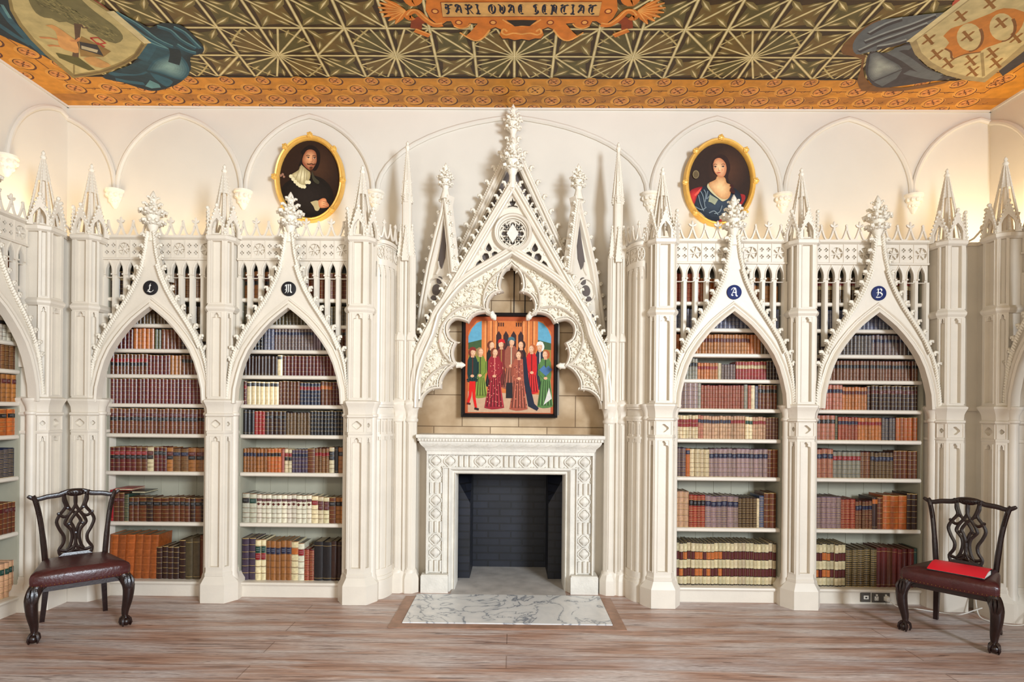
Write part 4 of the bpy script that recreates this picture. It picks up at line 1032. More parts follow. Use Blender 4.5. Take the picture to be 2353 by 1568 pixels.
# grey panel behind tracery, tracery plate, rose
YG = YC+.02
gapex = Lg([(1095,-8)])[0][1]
def rake(z, top=3.60, bot=(.83,2.113)): return bot[0]*(top-z)/(top-bot[1])
front = [(0,3.56)]+[(-rake(z)+.03,z) for z in (3.0,2.6,2.25)]
mb = MB()
arch_in = [p for p in arch_out if p[1] > 2.2]
mb.plate([(x+CXc, z) for x, z in front]+[(x+CXc, z) for x, z in arch_in[::-1]]+[(-x+CXc, z) for x, z in arch_in[1:]]+[(-x+CXc, z) for x, z in front[::-1][:-1]], YG+.05, YG+.07)
o = mb.build('grey_panel', M['grey'], can); o['label'] = 'dark grey painted panel behind the tracery'
holes = []
for sg in (1, -1):
    for q in ([(845,628),(868,665),(884,700),(872,728),(845,738),(818,725),(806,700),(818,668)],
              [(868,748),(900,722),(932,730),(962,765),(915,792),(878,790)],
              [(842,752),(856,790),(848,820),(822,845),(796,838),(772,812),(768,775),(795,742),(822,742)],
              [(786,850),(752,812),(716,842),(640,1003),(700,962),(775,895)]):
        holes.append([(sg*x+CXc, z) for x, z in Lg(q, YG)])
    for q in ([(768,700),(775,708),(765,716)],[(742,745),(748,760),(736,765)],[(905,685),(925,690),(940,712),(918,705)]): holes.append([(sg*x+CXc, z) for x, z in Lg(q, YG)])
topt = Lg([(1097,145),(1110,188),(1132,190),(1140,212),(1122,238),(1148,244),(1168,277),(1130,268),(1097,262),(1064,268),(1025,277),(1050,242),(1072,238),(1056,212),(1062,192),(1084,188)], YG)
holes.append([(x+CXc, z) for x, z in topt])
rc = (.010, 3.155); RR = .128
holes.append([(rc[0]+RR*cos(a), rc[1]+RR*sin(a)) for a in [2*pi*k/32 for k in range(32)]])
mb = MB()
mb.plate([(x+CXc, z) for x, z in front]+[(x+CXc, z) for x, z in arch_in[::-1]]+[(-x+CXc, z) for x, z in arch_in[1:]]+[(-x+CXc, z) for x, z in front[::-1][:-1]], YG, YG+.035, holes)
for h in holes[:-1]: mb.sweep(h, [(-.006,.01),(-.004,-.008),(.003,-.008),(.005,.01)], YG, closed=True)
mb.build('gable_tracery', M['cream'], can)
mb = MB()
circ = lambda r_, n=40, c=rc: [(c[0]+r_*cos(2*pi*k/n), c[1]+r_*sin(2*pi*k/n)) for k in range(n)]
mb.sweep(circ(RR+.020), [(-.026,.02),(-.022,-.03),(-.008,-.05),(.004,-.044),(.012,-.02),(.020,-.02),(.026,.02)], YG, closed=True)
mb.sweep(circ(RR-.010), [(-.006,.03),(-.004,-.005),(.004,-.005),(.008,.03)], YG, closed=True)
tp = [(-.006,.03),(-.004,.002),(.004,.002),(.006,.03)]
for k in range(4):   # four cusped petals crossing, and four lobes
    a = k*pi/2; ca, sa = cos(a), sin(a)
    def R(u, v): return (rc[0]+u*ca-v*sa, rc[1]+u*sa+v*ca)
    mb.sweep([R(*p) for p in smooth([(.022,-.052),(.060,-.058),(.088,-.040),(.112,0),(.088,.040),(.060,.058),(.022,.052)],3)], tp, YG)
    mb.sweep([R(*p) for p in arc(.078,0,.026,-2.2,2.2,8)], tp, YG)
    ca, sa = cos(a+pi/4), sin(a+pi/4)
    mb.sweep([R(*p) for p in smooth([(.118,-.034),(.090,-.010),(.066,0),(.090,.010),(.118,.034)],3)], tp, YG)
    mb.sweep([R(*p) for p in arc(.052,0,.018,-2.0,2.0,6)], tp, YG)
mb.build('rose_window', M['cream'], can)
mb = MB(); mb.plate([(rc[0]-.052,rc[1]),(rc[0],rc[1]-.085),(rc[0]+.052,rc[1]),(rc[0],rc[1]+.085)], YG-.004, YG+.03); mb.build('rose_diamond', M['stone'], can)
# front rakes with crockets
RK = [(-.838,1.69),(-.838,1.95),(-.833,2.08),(-.80,2.17),(-.70,2.37),(-.53,2.69),(-.367,2.97),(-.20,3.26),(0,3.60)]
rk_prof = [(-.020,.10),(-.020,-.01),(-.008,-.035),(.008,-.035),(.018,-.012),(.028,-.012),(.038,-.028),(.050,-.022),(.056,.0),(.056,.10)]
for sg in (1, -1):
    p_ = [(sg*x+CXc, z) for x, z in RK]
    mb = MB(); mb.sweep(p_, [(-sg*u, v) for u, v in rk_prof] , YC+.01)
    g = mb.build('front_gable_rake', M['cream'], can)
    mb = MB(); off = [(x-sg*.02, z+.012) for x, z in p_]
    crockets(mb, off[2:], .058, .135, YC+.03, sg, .06); crocket_strip(mb, off[2:], YC+.03, sg)
    crockets(mb, [(x-sg*.008, z) for x, z in off[2:]], .034, .135, YC+.0, sg, .125)
    mb.build('crockets', M['plaster'], g, 75)
mb = MB(); mb.tube([(CXc,YC+.0,3.54),(CXc,YC+.0,3.66)], [.03,.028], 8); bud(mb, (CXc,YC,3.60), .20, 4); mb.build('front_finial', M['plaster'], can, 75)
# rear gable, taller, close to the wall
YR = .40
RG = [(-.80,2.28),(-.62,2.70),(-.503,2.965),(-.36,3.27),(-.22,3.57),(-.10,3.83),(0,4.05)]
mb = MB()
for sg in (1, -1):
    p_ = [(sg*x+CXc, z) for x, z in RG]
    mb2 = MB(); mb2.sweep(p_, [(-sg*u, v) for u, v in rk_prof+[]], YR)
    mb2.sweep([(x*.86, z-.03) for x, z in p_], [(-sg*u, v) for u, v in ((-.01,.06),(-.01,0),(.0,-.02),(.012,0),(.012,.06))], YR+.02)
    g = mb2.build('rear_gable_rake', M['cream'], can)
    mb2 = MB(); off = [(x-sg*.02, z+.012) for x, z in p_]; crockets(mb2, off, .062, .145, YR+.02, sg, .05); crocket_strip(mb2, off, YR+.01, sg); mb2.build('crockets', M['plaster'], g, 75)
mb.plate([(CXc-.62,2.55),(CXc+.62,2.55),(CXc,3.99)], YR+.05, YR+.07, [])
o = mb.build('rear_panel', M['grey'], can); o['label'] = 'dark grey painted panel of the rear gable'
mb = MB()
for c_, r_ in (((CXc,3.19),.235),((CXc,3.565),.085)):
    mb.sweep(circ(r_, 36, c_), [(-.014,.05),(-.012,-.01),(0,-.022),(.012,-.01),(.014,.05)], YR, closed=True)
    mb.sweep(circ(r_-.035, 36, c_), [(-.006,.05),(-.004,.0),(.004,.0),(.006,.05)], YR, closed=True)
for sg in (1, -1): mb.sweep([(CXc+sg*x, z) for x, z in smooth([(.50,2.80),(.36,2.98),(.30,3.16),(.24,3.40),(.10,3.47),(0,3.48)],3)], [(-.01,.05),(-.006,-.004),(.006,-.004),(.01,.05)], YR)
mb.build('rear_tracery', M['cream'], can)
mb = MB(); mb.tube([(CXc,YR,3.98),(CXc,YR-.02,4.14)], [.045,.022], 8); bud(mb, (CXc,YR-.03,4.06), .165, 4); mb.build('top_finial', M['plaster'], can, 75)
# side gables, turned back towards the wall
for sg in (-1, 1):
    ang = sg*radians(38)
    g = MB(); Mx = Matrix.Translation((sg*.665, .285, 0)) @ Matrix.Rotation(ang, 4, 'Z')
    # rakes in local xz: apex leans in plan with the turned gable
    left_ = [(-sg*-.30,2.25),(-sg*-.255,2.55),(-sg*-.19,2.83),(-sg*-.12,3.10),(-sg*-.06,3.32),(-sg*0-.0,3.52)]
    outl = [(sg*.25,2.30),(sg*.19,2.60),(sg*.11,2.90),(sg*.01,3.18),(-sg*.06,3.36),(-sg*.10,3.50)]
    inl = [(-sg*.22,2.80),(-sg*.20,2.96),(-sg*.175,3.12),(-sg*.15,3.28),(-sg*.125,3.42),(-sg*.10,3.50)]
    outl = [(a, b) for a, b in outl]
    g.M = Mx
    s1 = [(-sg*-1*0+x, z) for x, z in outl]
    pr = [(-.006,.06),(-.006,-.01),(.004,-.03),(.018,-.03),(.026,-.008),(.036,-.008),(.044,-.022),(.052,-.02),(.056,0),(.056,.06)]
    g.sweep(s1, [(sg*u, v) for u, v in pr], 0); g.sweep(inl, [(-sg*u, v) for u, v in pr], 0)
    g.plate([outl[0],outl[1],outl[2],outl[3],outl[4],outl[5],inl[4],inl[3],inl[2],inl[1],inl[0],(-sg*.20,2.66),(0,2.40)][::1], .02, .035)
    for i_ in range(3):
        cz = 2.62+.0*i_
    ob = g.build('side_gable', M['cream'], can)
    gp = MB(); gp.M = Mx
    gp.plate([(sg*.0,2.93),(-sg*.045,3.12),(-sg*.085,3.30),(-sg*.10,3.12),(-sg*.085,2.95),(-sg*.045,2.86)], .010, .025)
    o = gp.build('dark_panel', M['grey'], ob); o['label'] = 'dark grey tracery panel of the side gable'
    gp = MB(); gp.M = Mx
    q = circ(.050, 14, (sg*.02,2.68)); gp.plate(q, .010, .025); q = circ(.034, 12, (sg*.055,2.60)); gp.plate(q, .009, .024); q = circ(.034, 12, (-sg*.02,2.76)); gp.plate(q, .009, .024)
    o = gp.build('dark_roundel', M['grey'], ob); o['label'] = 'dark grey lobed roundel'
    gp = MB(); gp.M = Mx; q = [(sg*.13,2.36),(sg*.10,2.48),(sg*.155,2.44)]; gp.plate(q, .010, .025); gp.build('dark_dagger', M['grey'], ob)
    rg = MB(); rg.M = Mx
    rg.sweep(circ(.105, 24, (sg*.02,2.68)), [(-.008,.03),(-.006,-.008),(.006,-.008),(.008,.03)], .008, closed=True)
    rg.sweep([(sg*.02,2.82),(-sg*.02,2.87),(-sg*.01,2.93)], [(-.006,.03),(-.004,-.004),(.004,-.004),(.006,.03)], .008)
    rg.build('tracery', M['cream'], ob)
    cr = MB(); cr.M = Mx
    crockets(cr, [(x+sg*.0, z+.0) for x, z in s1], .052, .105, 0, -sg, .03); crocket_strip(cr, s1, 0, -sg); crockets(cr, inl, .044, .10, 0, sg, .02); crocket_strip(cr, inl, 0, sg)
    cr.build('crockets', M['plaster'], ob, 75)
    fb = MB(); fb.M = Mx; fb.tube([(-sg*.10,0,3.46),(-sg*.10,0,3.56)], [.05,.022], 8); bud(fb, (-sg*.10,0,3.50), .145, 4); fb.build('finial', M['plaster'], ob, 75)

# ================================================================ stone back, fireplace
mb = MB(); mb.plate([(-.98,1.10),(-.60,1.10),(.60,1.10),(1.0,1.10),(1.0,2.1),(.62,2.62),(.30,2.95),(-.30,2.95),(-.62,2.62),(-.98,2.1)], .44, .50)
struct('wall_stone_back', mb, M['ashlar'], 'flat')
fp = thing('fireplace_surround', 'carved white stone fireplace surround with quatrefoil panels and dentilled mantel', 'fireplace', (.008,.12,0))
def quatre(mb, x, z, r, y):
    """raised cusped boss in a sunk square"""
    pts = []
    for k in range(4):
        a = k*pi/2
        for t in (-1.15,-.75,-.35,0,.35,.75,1.15): pts.append((x+cos(a)*r*.42+cos(a+t)*r*.58, z+sin(a)*r*.42+sin(a+t)*r*.58))
    mb.sweep(pts, [(-.006,.02),(-.004,-.004),(.004,-.004),(.008,.02)], y, closed=True)
    q = [(x+(px-x)*.80, z+(pz-z)*.80) for px, pz in pts]
    mb.loft([[(a, y+.014, b) for a, b in q],[(x+(a-x)*.9, y-.002, z+(b-z)*.9) for a, b in q],[(x+(a-x)*.4, y-.016, z+(b-z)*.4) for a, b in q]])
    for sx in (-1, 1):
        for sz in (-1, 1): mb.blob((x+sx*r*1.0, y+.006, z+sz*r*1.0), r*.16, 4, 3)
def slots(mb, x, z, horiz):
    for k in (-1, 0, 1):
        if horiz: mb.sweep([(x+k*.046,z-.048),(x+k*.046,z+.048)], [(-.012,.02),(-.008,-.006),(0,-.010),(.008,-.006),(.012,.02)], .095)
        else: mb.sweep([(x+k*.046,z-.048),(x+k*.046,z+.048)], [(-.012,.02),(-.008,-.006),(0,-.010),(.008,-.006),(.012,.02)], .095)
YJ = .10
for sg in (-1, 1):
    mb = MB(); a, b = sorted((sg*.735, sg*.53)); mb.box(a, b, YJ+.012, .38, .16, 1.0875)
    c_ = sg*.655
    for e in (c_-.066, c_+.066): mb.box(e-.006, e+.006, YJ-.012, YJ+.012, .16, 1.087)
    mb.box(min(sg*.735,sg*.722), max(sg*.735,sg*.722), YJ-.03, YJ+.011, .16, 1.207)
    zz = [(1.075,'q'),(.955,'q'),(.845,'s'),(.735,'q'),(.615,'q'),(.505,'s'),(.395,'q')]
    seq = 'qsqqsqqs'; z = 1.085
    for ch in seq:
        if ch == 'q': quatre(mb, c_, z-.056, .052, YJ); z -= .116
        else: slots(mb, c_, z-.056, False); z -= .112
    mb.build('jamb', M['stone'], fp)
    mb = MB(); a, b = sorted((sg*.775, sg*.535)); mb.box(a, b, YJ-.06, .38, 0, .150); mb.box(a+.006, b-.006, YJ-.054, .38, .150, .158); mb.build('base_block', M['stone'], fp)
mb = MB(); mb.box(-.735,.735,YJ+.012,.38,1.088,1.23); mb.box(-.735,.735,YJ-.03,YJ+.02,1.208,1.24); mb.box(-.60,.60,YJ-.012,YJ+.012,1.088,1.096)
x = -.60
for ch in 'qqsqqsqqsqq'[:11]:
    pass
seq = 'qsqqsqqsqq'
tot_ = 1.31; xs_ = []; wq, wsl = .122, .14
seq = 'qqsqqsqqsqq'; W_ = sum(wq if c == 'q' else wsl for c in seq); k_ = 1.44/W_; x = -.72
for ch in seq:
    w_ = (wq if ch == 'q' else wsl)*k_
    if ch == 'q': quatre(mb, x+w_/2, 1.150, .052, YJ)
    else: slots(mb, x+w_/2, 1.150, True)
    x += w_
mb.build('lintel', M['stone'], fp)
mb = MB()
mb.sweep([(-.535,0.0),(-.535,1.085),(.535,1.085),(.535,0.0)], [(-.052,.30),(-.052,.045),(-.044,.030),(-.036,.045),(-.026,.045),(-.016,.015),(-.004,.0),(.004,.0),(.006,.06)], YJ-.01)
mb.build('opening_moulding', M['stone'], fp)
mb = MB(); pr = [(.735,YJ-.03,1.24),(.735,YJ-.045,1.255)]
rings = []
for d, z in ((.0,1.235),(.012,1.250),(.014,1.262),(.026,1.275),(.045,1.295),(.058,1.318),(.058,1.326),(.070,1.330),(.070,1.352),(.080,1.358),(.084,1.372),(.080,1.386)):
    rings.append([(-.735-d, .38, z),(-.735-d, YJ-.03-d, z),(.735+d, YJ-.03-d, z),(.735+d, .38, z)])
mb.loft(rings)
shf = mb
mb = MB(); n_ = 62
for k in range(n_):
    x = -.80+1.60*(k+.5)/n_; mb.box(x-.007, x+.007, YJ-.112, YJ-.09, 1.331, 1.351)
mb.build('dentils', M['stone'], fp)
mb = shf
for k in range(13):
    x = -.66+1.32*k/12; mb.tube([(x-.035,YJ-.062,1.282),(x,YJ-.078,1.292),(x+.03,YJ-.086,1.304)], .004, 4)
mb.build('mantel_shelf', M['stone'], fp)
for sg in (-1, 1):
    mb = MB(); a, b = sorted((sg*.735, sg*.90)); mb.box(a, b, .22, .37, 0, 1.30); mb.build('side_return', M['cream'], fp)
# firebox
mb = MB()
fx, fy0, fy1, fz = .50, .48, 1.02, 1.22
for sg in (-1, 1):
    mb.poly([(sg*fx,.40,0),(sg*fx,fy0+.12,0),(sg*fx,fy0+.12,fz),(sg*fx,.40,fz)]); mb.poly([(sg*fx,fy0+.12,0),(sg*(fx-.13),fy0+.12,0),(sg*(fx-.13),fy0+.12,.72),(sg*fx,fy0+.12,.95)])
    mb.poly([(sg*(fx-.13),fy0+.12,0),(sg*(fx-.13),fy1,0),(sg*(fx-.13),fy1,fz),(sg*(fx-.13),fy0+.12,.72)]); mb.poly([(sg*fx,fy0+.12,.95),(sg*(fx-.13),fy0+.12,.72),(sg*(fx-.13),fy1,fz),(sg*fx,fy1,fz)])
mb.poly([(-.6,fy1,0),(.6,fy1,0),(.6,fy1,fz),(-.6,fy1,fz)]); mb.poly([(-.6,.40,fz),(.6,.40,fz),(.6,fy1,fz),(-.6,fy1,fz)])
mb.box(-.62,-.505,.42,1.1,0,fz+.05) ; mb.box(.505,.62,.42,1.1,0,fz+.05); mb.box(-.62,.62,1.03,1.12,0,fz+.05)
struct('wall_firebox', mb, M['firebrick'], 'flat')
mb = MB(); mb.box(-.50,.50,.10,1.02,.001,.010); o = mb.build('inner_hearth', mat('pale_hearthstone', srgb(196,190,184), .6, .35, 6, .2, 20)); tag(o, 'pale worn hearthstone inside the dark fireplace opening', 'hearth')
mb = MB(); mb.box(-.785,.785,-.585,.10,.001,.012); o = mb.build('marble_hearth', M['marble']); tag(o, 'white veined marble hearth slab set in the floor before the fireplace', 'hearth')
hb = thing('hearth_border', 'flat wooden border strips framing the marble hearth', 'border', (0,0,0))
M['strip'] = mat('border_wood', srgb(168,128,104), .45, .35, 12, .2, 40, stretch=(1,1,1))
for q in ([(-.875,-.675),(.875,-.675),(.79,-.590),(-.79,-.590)],[(-.875,-.675),(-.79,-.590),(-.79,.06),(-.875,.06)],[(.79,-.590),(.875,-.675),(.875,.06),(.79,.06)]):
    mb = MB(); mb.loft([[(a, b, z) for a, b in q] for z in (.0005, .006)]); mb.build('border_strip', M['strip'], hb)
# ================================================================ books
BC = {  # colour name -> (rgb, gilt rgb)
 'tan': (164,104,52), 'orange': (176,92,40), 'brown': (104,54,30), 'darkbrown': (58,34,26), 'maroon': (92,32,28), 'red': (146,40,36), 'scarlet': (176,30,40),
 'green': (34,62,50), 'navy': (38,42,64), 'blue': (62,78,112), 'purple': (74,58,76), 'mauve': (132,108,116), 'cream': (222,204,162), 'vellum': (222,212,190),
 'olive': (84,70,48), 'black': (34,30,32), 'rose': (172,96,84), 'grey': (124,126,118), 'blush': (196,150,120)}
WORD = {'tan': 'tan', 'orange': 'orange-brown', 'brown': 'brown', 'darkbrown': 'dark brown', 'maroon': 'maroon', 'red': 'red', 'scarlet': 'bright red', 'green': 'dark green', 'navy': 'navy', 'blue': 'slate-blue',
 'purple': 'dull purple', 'mauve': 'mauve', 'cream': 'cream', 'vellum': 'off-white', 'olive': 'olive-brown', 'black': 'black', 'rose': 'rose', 'grey': 'grey', 'blush': 'pinkish tan'}
LC = {'k': ((26,22,24), 'black'), 'r': ((140,26,30), 'red'), 'g': ((28,66,54), 'green'), 'n': ((34,36,62), 'navy'), 'o': ((190,104,46), 'orange'), 'm': ((88,28,26), 'maroon'), 'e': ((196,176,130), 'cream')}
LAB = {'orange-brown': 'orange-brown'}
# each shelf: (count, relative width, height, colour, label letters, style)  styles: b raised bands, g gilt tooled, p plain, v vellum with black bands, d diamond
SP = {
'L': [
 [(6,1.65,.375,'orange','','l'),(4,1.15,.275,'darkbrown','','b'),(1,1.4,.33,'darkbrown','','b'),(2,1.4,.35,'olive','','p'),(2,1.3,.37,'brown','','p')],
 [(1,1.0,.265,'scarlet','','p'),(2,1.2,.245,'brown','m','b'),(1,1.0,.235,'green','','g'),(2,1.1,.205,'brown','k','b'),(1,1.7,.205,'brown','k','b'),(1,1.4,.205,'darkbrown','k','b'),(2,1.7,.205,'brown','k','b'),(4,1.2,.205,'brown','k','b'),(1,1.1,.205,'darkbrown','k','b'),(1,1.3,.205,'brown','k','b'),(1,1.6,.205,'darkbrown','k','b'),(1,.8,.23,'black','','p')],
 [(5,1.15,.205,'maroon','rk','b'),(2,1.2,.205,'brown','rk','b'),(1,1.4,.205,'cream','mk','b'),(3,1.0,.205,'maroon','k','b'),(1,1.4,.2,'tan','mk','b'),(2,1.6,.2,'brown','n','g'),(3,1.6,.2,'tan','mk','b'),(1,1,.2,'maroon','','b')],
 [(26,1,.212,'brown','mk','b')], [(27,1,.212,'maroon','','b')], [(10,1,.172,'brown','rk','b'),(6,1,.165,'maroon','m','b'),(3,1,.165,'tan','','b'),(9,1,.17,'brown','k','b')],
 [(6,1,.17,'maroon','','b'),(5,1.1,.175,'orange','','g'),(2,1,.17,'green','','g'),(5,1,.168,'brown','','b'),(9,1,.165,'darkbrown','','b')], [(30,1,.155,'darkbrown','','g')], [(6,1.2,.22,'darkbrown','e','b'),(6,1.2,.22,'tan','mk','b'),(12,1.2,.215,'brown','','g')]],
'M': [
 [(2,1.5,.355,'purple','','b'),(2,1.2,.345,'cream','gr','b'),(5,1.2,.335,'tan','n','s'),(1,1.6,.335,'cream','o','b'),(1,1.4,.32,'vellum','r','b'),(2,1.1,.265,'red','','g'),(2,2.0,.33,'black','','p'),(3,1.2,.335,'darkbrown','','p')],
 [(1,1.5,.25,'vellum','k','b'),(1,1.5,.25,'vellum','g','b'),(11,1.08,.24,'vellum','m','d'),(1,1.4,.23,'cream','r','b'),(2,1.2,.225,'cream','mm','b'),(1,1.4,.22,'brown','k','b'),(2,1.2,.22,'tan','k','b')],
 [(7,1,.2,'tan','n','b'),(4,1,.2,'orange','k','b'),(1,1,.2,'rose','','p'),(2,1,.2,'cream','rk','b'),(5,.9,.195,'purple','n','b'),(1,2,.205,'brown','','b'),(4,1,.21,'brown','r','g'),(1,1.5,.22,'cream','kk','b'),(1,1.2,.218,'black','','p'),(1,1.5,.218,'tan','k','b'),(1,.9,.218,'tan','k','b')],
 [(3,1.1,.21,'black','','p'),(3,1,.2,'red','','b'),(5,1.2,.2,'darkbrown','k','b'),(7,1,.19,'darkbrown','','g'),(11,.95,.205,'black','','b')],
 [(1,.9,.2,'maroon','r','b'),(7,1.35,.195,'cream','k','p'),(6,1,.2,'brown','','b'),(6,1,.19,'navy','r','b'),(3,1.1,.2,'brown','o','b'),(4,1,.2,'maroon','','b'),(1,.8,.205,'red','','g')],
 [(10,.9,.165,'darkbrown','','p'),(1,1.3,.175,'cream','k','p'),(18,.95,.17,'maroon','','b')],
 [(6,.9,.18,'black','','b'),(3,1,.19,'blue','','g'),(12,.9,.19,'purple','n','g'),(3,.7,.165,'mauve','','p'),(1,1.2,.19,'black','','p'),(6,1,.19,'brown','k','b')], [(28,1,.16,'olive','','b')], [(5,1.2,.23,'tan','mk','b'),(6,1.2,.2,'darkbrown','','b'),(10,1.2,.22,'brown','','b')]],
'A': [
 [(27,.95,.365,'cream','oo','v')],
 [(3,1.5,.305,'blush','','g'),(4,1.1,.275,'red','k','g'),(6,1.5,.268,'mauve','n','g'),(5,1,.255,'darkbrown','','g'),(1,.7,.25,'cream','','p'),(1,1.2,.27,'blue','','g'),(2,1.6,.30,'brown','','b')],
 [(3,1.05,.245,'purple','','g'),(1,1,.24,'orange','n','p'),(4,1.15,.235,'cream','','g'),(13,1.1,.238,'mauve','n','g'),(2,1.3,.235,'brown','','b')],
 [(8,1,.2,'cream','rr','g'),(2,.8,.2,'rose','n','g'),(10,.85,.195,'blush','n','g'),(5,.9,.195,'blush','r','g'),(2,1.2,.19,'cream','g','g'),(5,.8,.19,'blush','r','g'),(4,1,.185,'brown','','b')],
 [(5,1.55,.225,'mauve','','g'),(1,1,.22,'grey','','g'),(15,.9,.2,'red','','g'),(1,1.2,.21,'grey','','g'),(1,1,.2,'red','','g'),(1,1.2,.2,'cream','','p'),(1,1,.2,'blue','','g'),(5,1.2,.205,'brown','k','b')],
 [(8,.95,.178,'grey','k','g'),(7,.9,.14,'orange','r','g'),(1,1.2,.14,'cream','','p'),(5,.9,.13,'purple','','g'),(10,.95,.155,'red','e','b'),(4,1,.16,'darkbrown','','b')],
 [(5,.9,.165,'orange','','g'),(20,.9,.165,'tan','m','b'),(3,1,.165,'orange','','g'),(6,.9,.16,'darkbrown','','g')], [(26,1,.165,'blue','','g')], [(6,1.2,.245,'red','','g'),(5,1.2,.2,'orange','','b'),(5,1.2,.2,'brown','','b'),(8,1.2,.21,'tan','k','b')]],
'B': [
 [(9,1.05,.365,'cream','oo','v'),(5,1.6,.325,'olive','','g'),(2,1.4,.335,'maroon','','p'),(1,1.4,.33,'brown','','p'),(4,1.4,.325,'maroon','','p'),(1,.8,.33,'green','','p')],
 [(6,1.3,.268,'mauve','','g'),(3,1.2,.252,'red','','g'),(5,.9,.24,'maroon','n','g'),(1,1.4,.27,'darkbrown','o','p'),(1,1.4,.27,'brown','','b'),(3,2.0,.285,'orange','','b'),(2,1.4,.30,'darkbrown','','b')],
 [(4,1.3,.245,'rose','n','g'),(6,1.15,.225,'grey','r','g'),(2,1.2,.222,'maroon','','g'),(6,.95,.222,'darkbrown','n','g'),(5,1.25,.232,'brown','','b')],
 [(5,1.25,.21,'rose','k','g'),(1,.8,.21,'green','','g'),(6,.9,.195,'red','n','g'),(7,.95,.19,'orange','r','g'),(4,1,.19,'navy','','g'),(5,1.15,.195,'orange','','b')],
 [(9,1.0,.212,'rose','n','g'),(8,.9,.195,'orange','m','g'),(13,1.15,.205,'darkbrown','m','b')], [(4,1,.175,'mauve','','g'),(28,.95,.168,'maroon','k','g')], [(16,.95,.165,'navy','','g'),(9,1,.17,'purple','n','g'),(3,1,.165,'black','','b')], [(26,1,.165,'blue','','g')], [(22,1.1,.22,'darkbrown','re','g')]],
'left': [
 [(8,1,.28,'green','r','g'),(8,1,.28,'brown','r','g'),(7,1,.27,'blush','g','g')], [(22,1,.235,'brown','m','b')], [(20,1,.22,'navy','','g')], [(7,1,.2,'brown','','b'),(9,1.2,.2,'orange','k','b')], [(22,1.1,.21,'tan','m','b')], [(20,1.2,.21,'brown','','g')],
 [(10,1.1,.16,'brown','','b'),(12,1,.18,'vellum','k','b')], [(22,1,.2,'darkbrown','','b')], [(20,1.2,.21,'orange','','b')]],
'right': [
 [(18,1.3,.37,'green','k','g')], [(18,1.3,.36,'brown','','b')], [(18,1.3,.26,'darkbrown','','g')], [(20,1.2,.22,'maroon','','b')], [(20,1.2,.19,'darkbrown','','b')], [(20,1.2,.2,'black','','b')], [(22,1,.17,'darkbrown','','b')], [(22,1,.17,'darkbrown','','b')], [(22,1,.2,'maroon','','b')]]}
def jit(c, rr, a=.12):
    k = 1+rr.uniform(-a, a); return tuple(min(255, max(0, v*k*(1+rr.uniform(-.012,.012)))) for v in c)
def book_rows(h, base, gilt, labels, style, rr):
    """spine from foot to head as (z0, z1, colour, bulge)"""
    rows = []; B = srgb(*base); Gc = srgb(*gilt)
    def add(z0, z1, c, o=0): rows.append((z0*h, z1*h, c, o))
    LB = [srgb(*LC[l][0]) for l in labels]
    if style == 'v':
        K = srgb(34,24,18); W_ = srgb(*base)
        seg = [(.0,.025,K,0),(.025,.20,W_,0),(.20,.215,K,.001),(.215,.38,LB[0],0),(.38,.395,K,.001),(.395,.59,W_,0),(.59,.605,K,.001),(.605,.77,LB[-1],0),(.77,.785,K,.001),(.785,.975,W_,0),(.975,1,K,0)]
        for s in seg: add(*s)
        return rows
    if style == 'd':
        for s in [(0,.015,B,0),(.015,.66,B,0),(.66,.76,B,0),(.76,.84,LB[0],.0006),(.84,1,B,0)]: add(*s)
        return rows
    if style == 'p':
        if labels:
            for s in [(0,.80,B,0),(.80,.94,LB[0],.0006),(.94,1,B,0)]: add(*s)
        else:
            for s in [(0,.06,B,0),(.06,.066,Gc,0),(.066,.9,B,0),(.9,.906,Gc,0),(.906,1,B,0)]: add(*s)
        return rows
    n = 6 if h > .18 else 5
    D = tuple(v*.55 for v in B)
    for k in range(n):
        z0, z1 = k/n, (k+1)/n; c = B
        if labels and k == n-2: c = LB[0]
        if len(labels) > 1 and k == n-3 and style != 'v': c = LB[1]
        e = .012
        if style == 'g' and c is B:
            Gm = tuple(.45*a+.55*b for a, b in zip(Gc, B))
            zs = [z0+e, z0+(z1-z0)*.28, z0+(z1-z0)*.40, z0+(z1-z0)*.60, z0+(z1-z0)*.72, z1-e]
            add(z0, z0+e, Gc, .0012)
            for a, b, q in zip(zs, zs[1:], (c, Gm, c, Gm, c)): add(a, b, q, 0)
            add(z1-e, z1, D, .0022)
        elif style == 'l':
            add(z0, z1-.03, c, 0); add(z1-.03, z1, tuple(v*1.25 for v in B), .004)
        else:
            add(z0, z0+.009, Gc if k else c, .001); add(z0+.009, z1-.016, c, 0); add(z1-.016, z1, D if k < n-1 else Gc, .0022)
    return rows
def book_body(mb, w_, h, d, rows, cover):
    """spine (bulged towards the reader, -y) and boards; origin at the foot of the spine's middle"""
    us = (-1, -.62, 0, .62, 1); hw = w_/2; bul = min(.010, w_*.34)
    for z0, z1, c, o in rows:
        mb.col = c
        pr = [(u*hw*(1 if abs(u) < 1 else 1), -(bul*(1-u*u))-o*(1-.5*u*u)) for u in us]
        A = [mb.pt((x, y, z0)) for x, y in pr]; B_ = [mb.pt((x, y, z1)) for x, y in pr]
        for i in range(4): mb.face((A[i], A[i+1], B_[i+1], B_[i]))
    mb.col = cover
    c1 = .0022
    for sg in (-1, 1):
        x0, x1 = sorted((sg*hw, sg*(hw-c1))); mb.box(x0, x1, -.0004, d, 0, h)
    # head of the spine
    mb.col = tuple(v*.7 for v in cover)
    pr = [(u*hw, -(bul*(1-u*u))) for u in us]
    mb.poly([(x, y, h) for x, y in pr]+[(hw, .003, h), (-hw, .003, h)]); mb.poly([(x, y, 0) for x, y in pr][::-1]+[(-hw, .003, 0), (hw, .003, 0)])
def book_pages(mb, w_, h, d, col):
    mb.col = col; mb.box(-w_/2+.0022, w_/2-.0022, .002, d-.004, .003, h-.004)
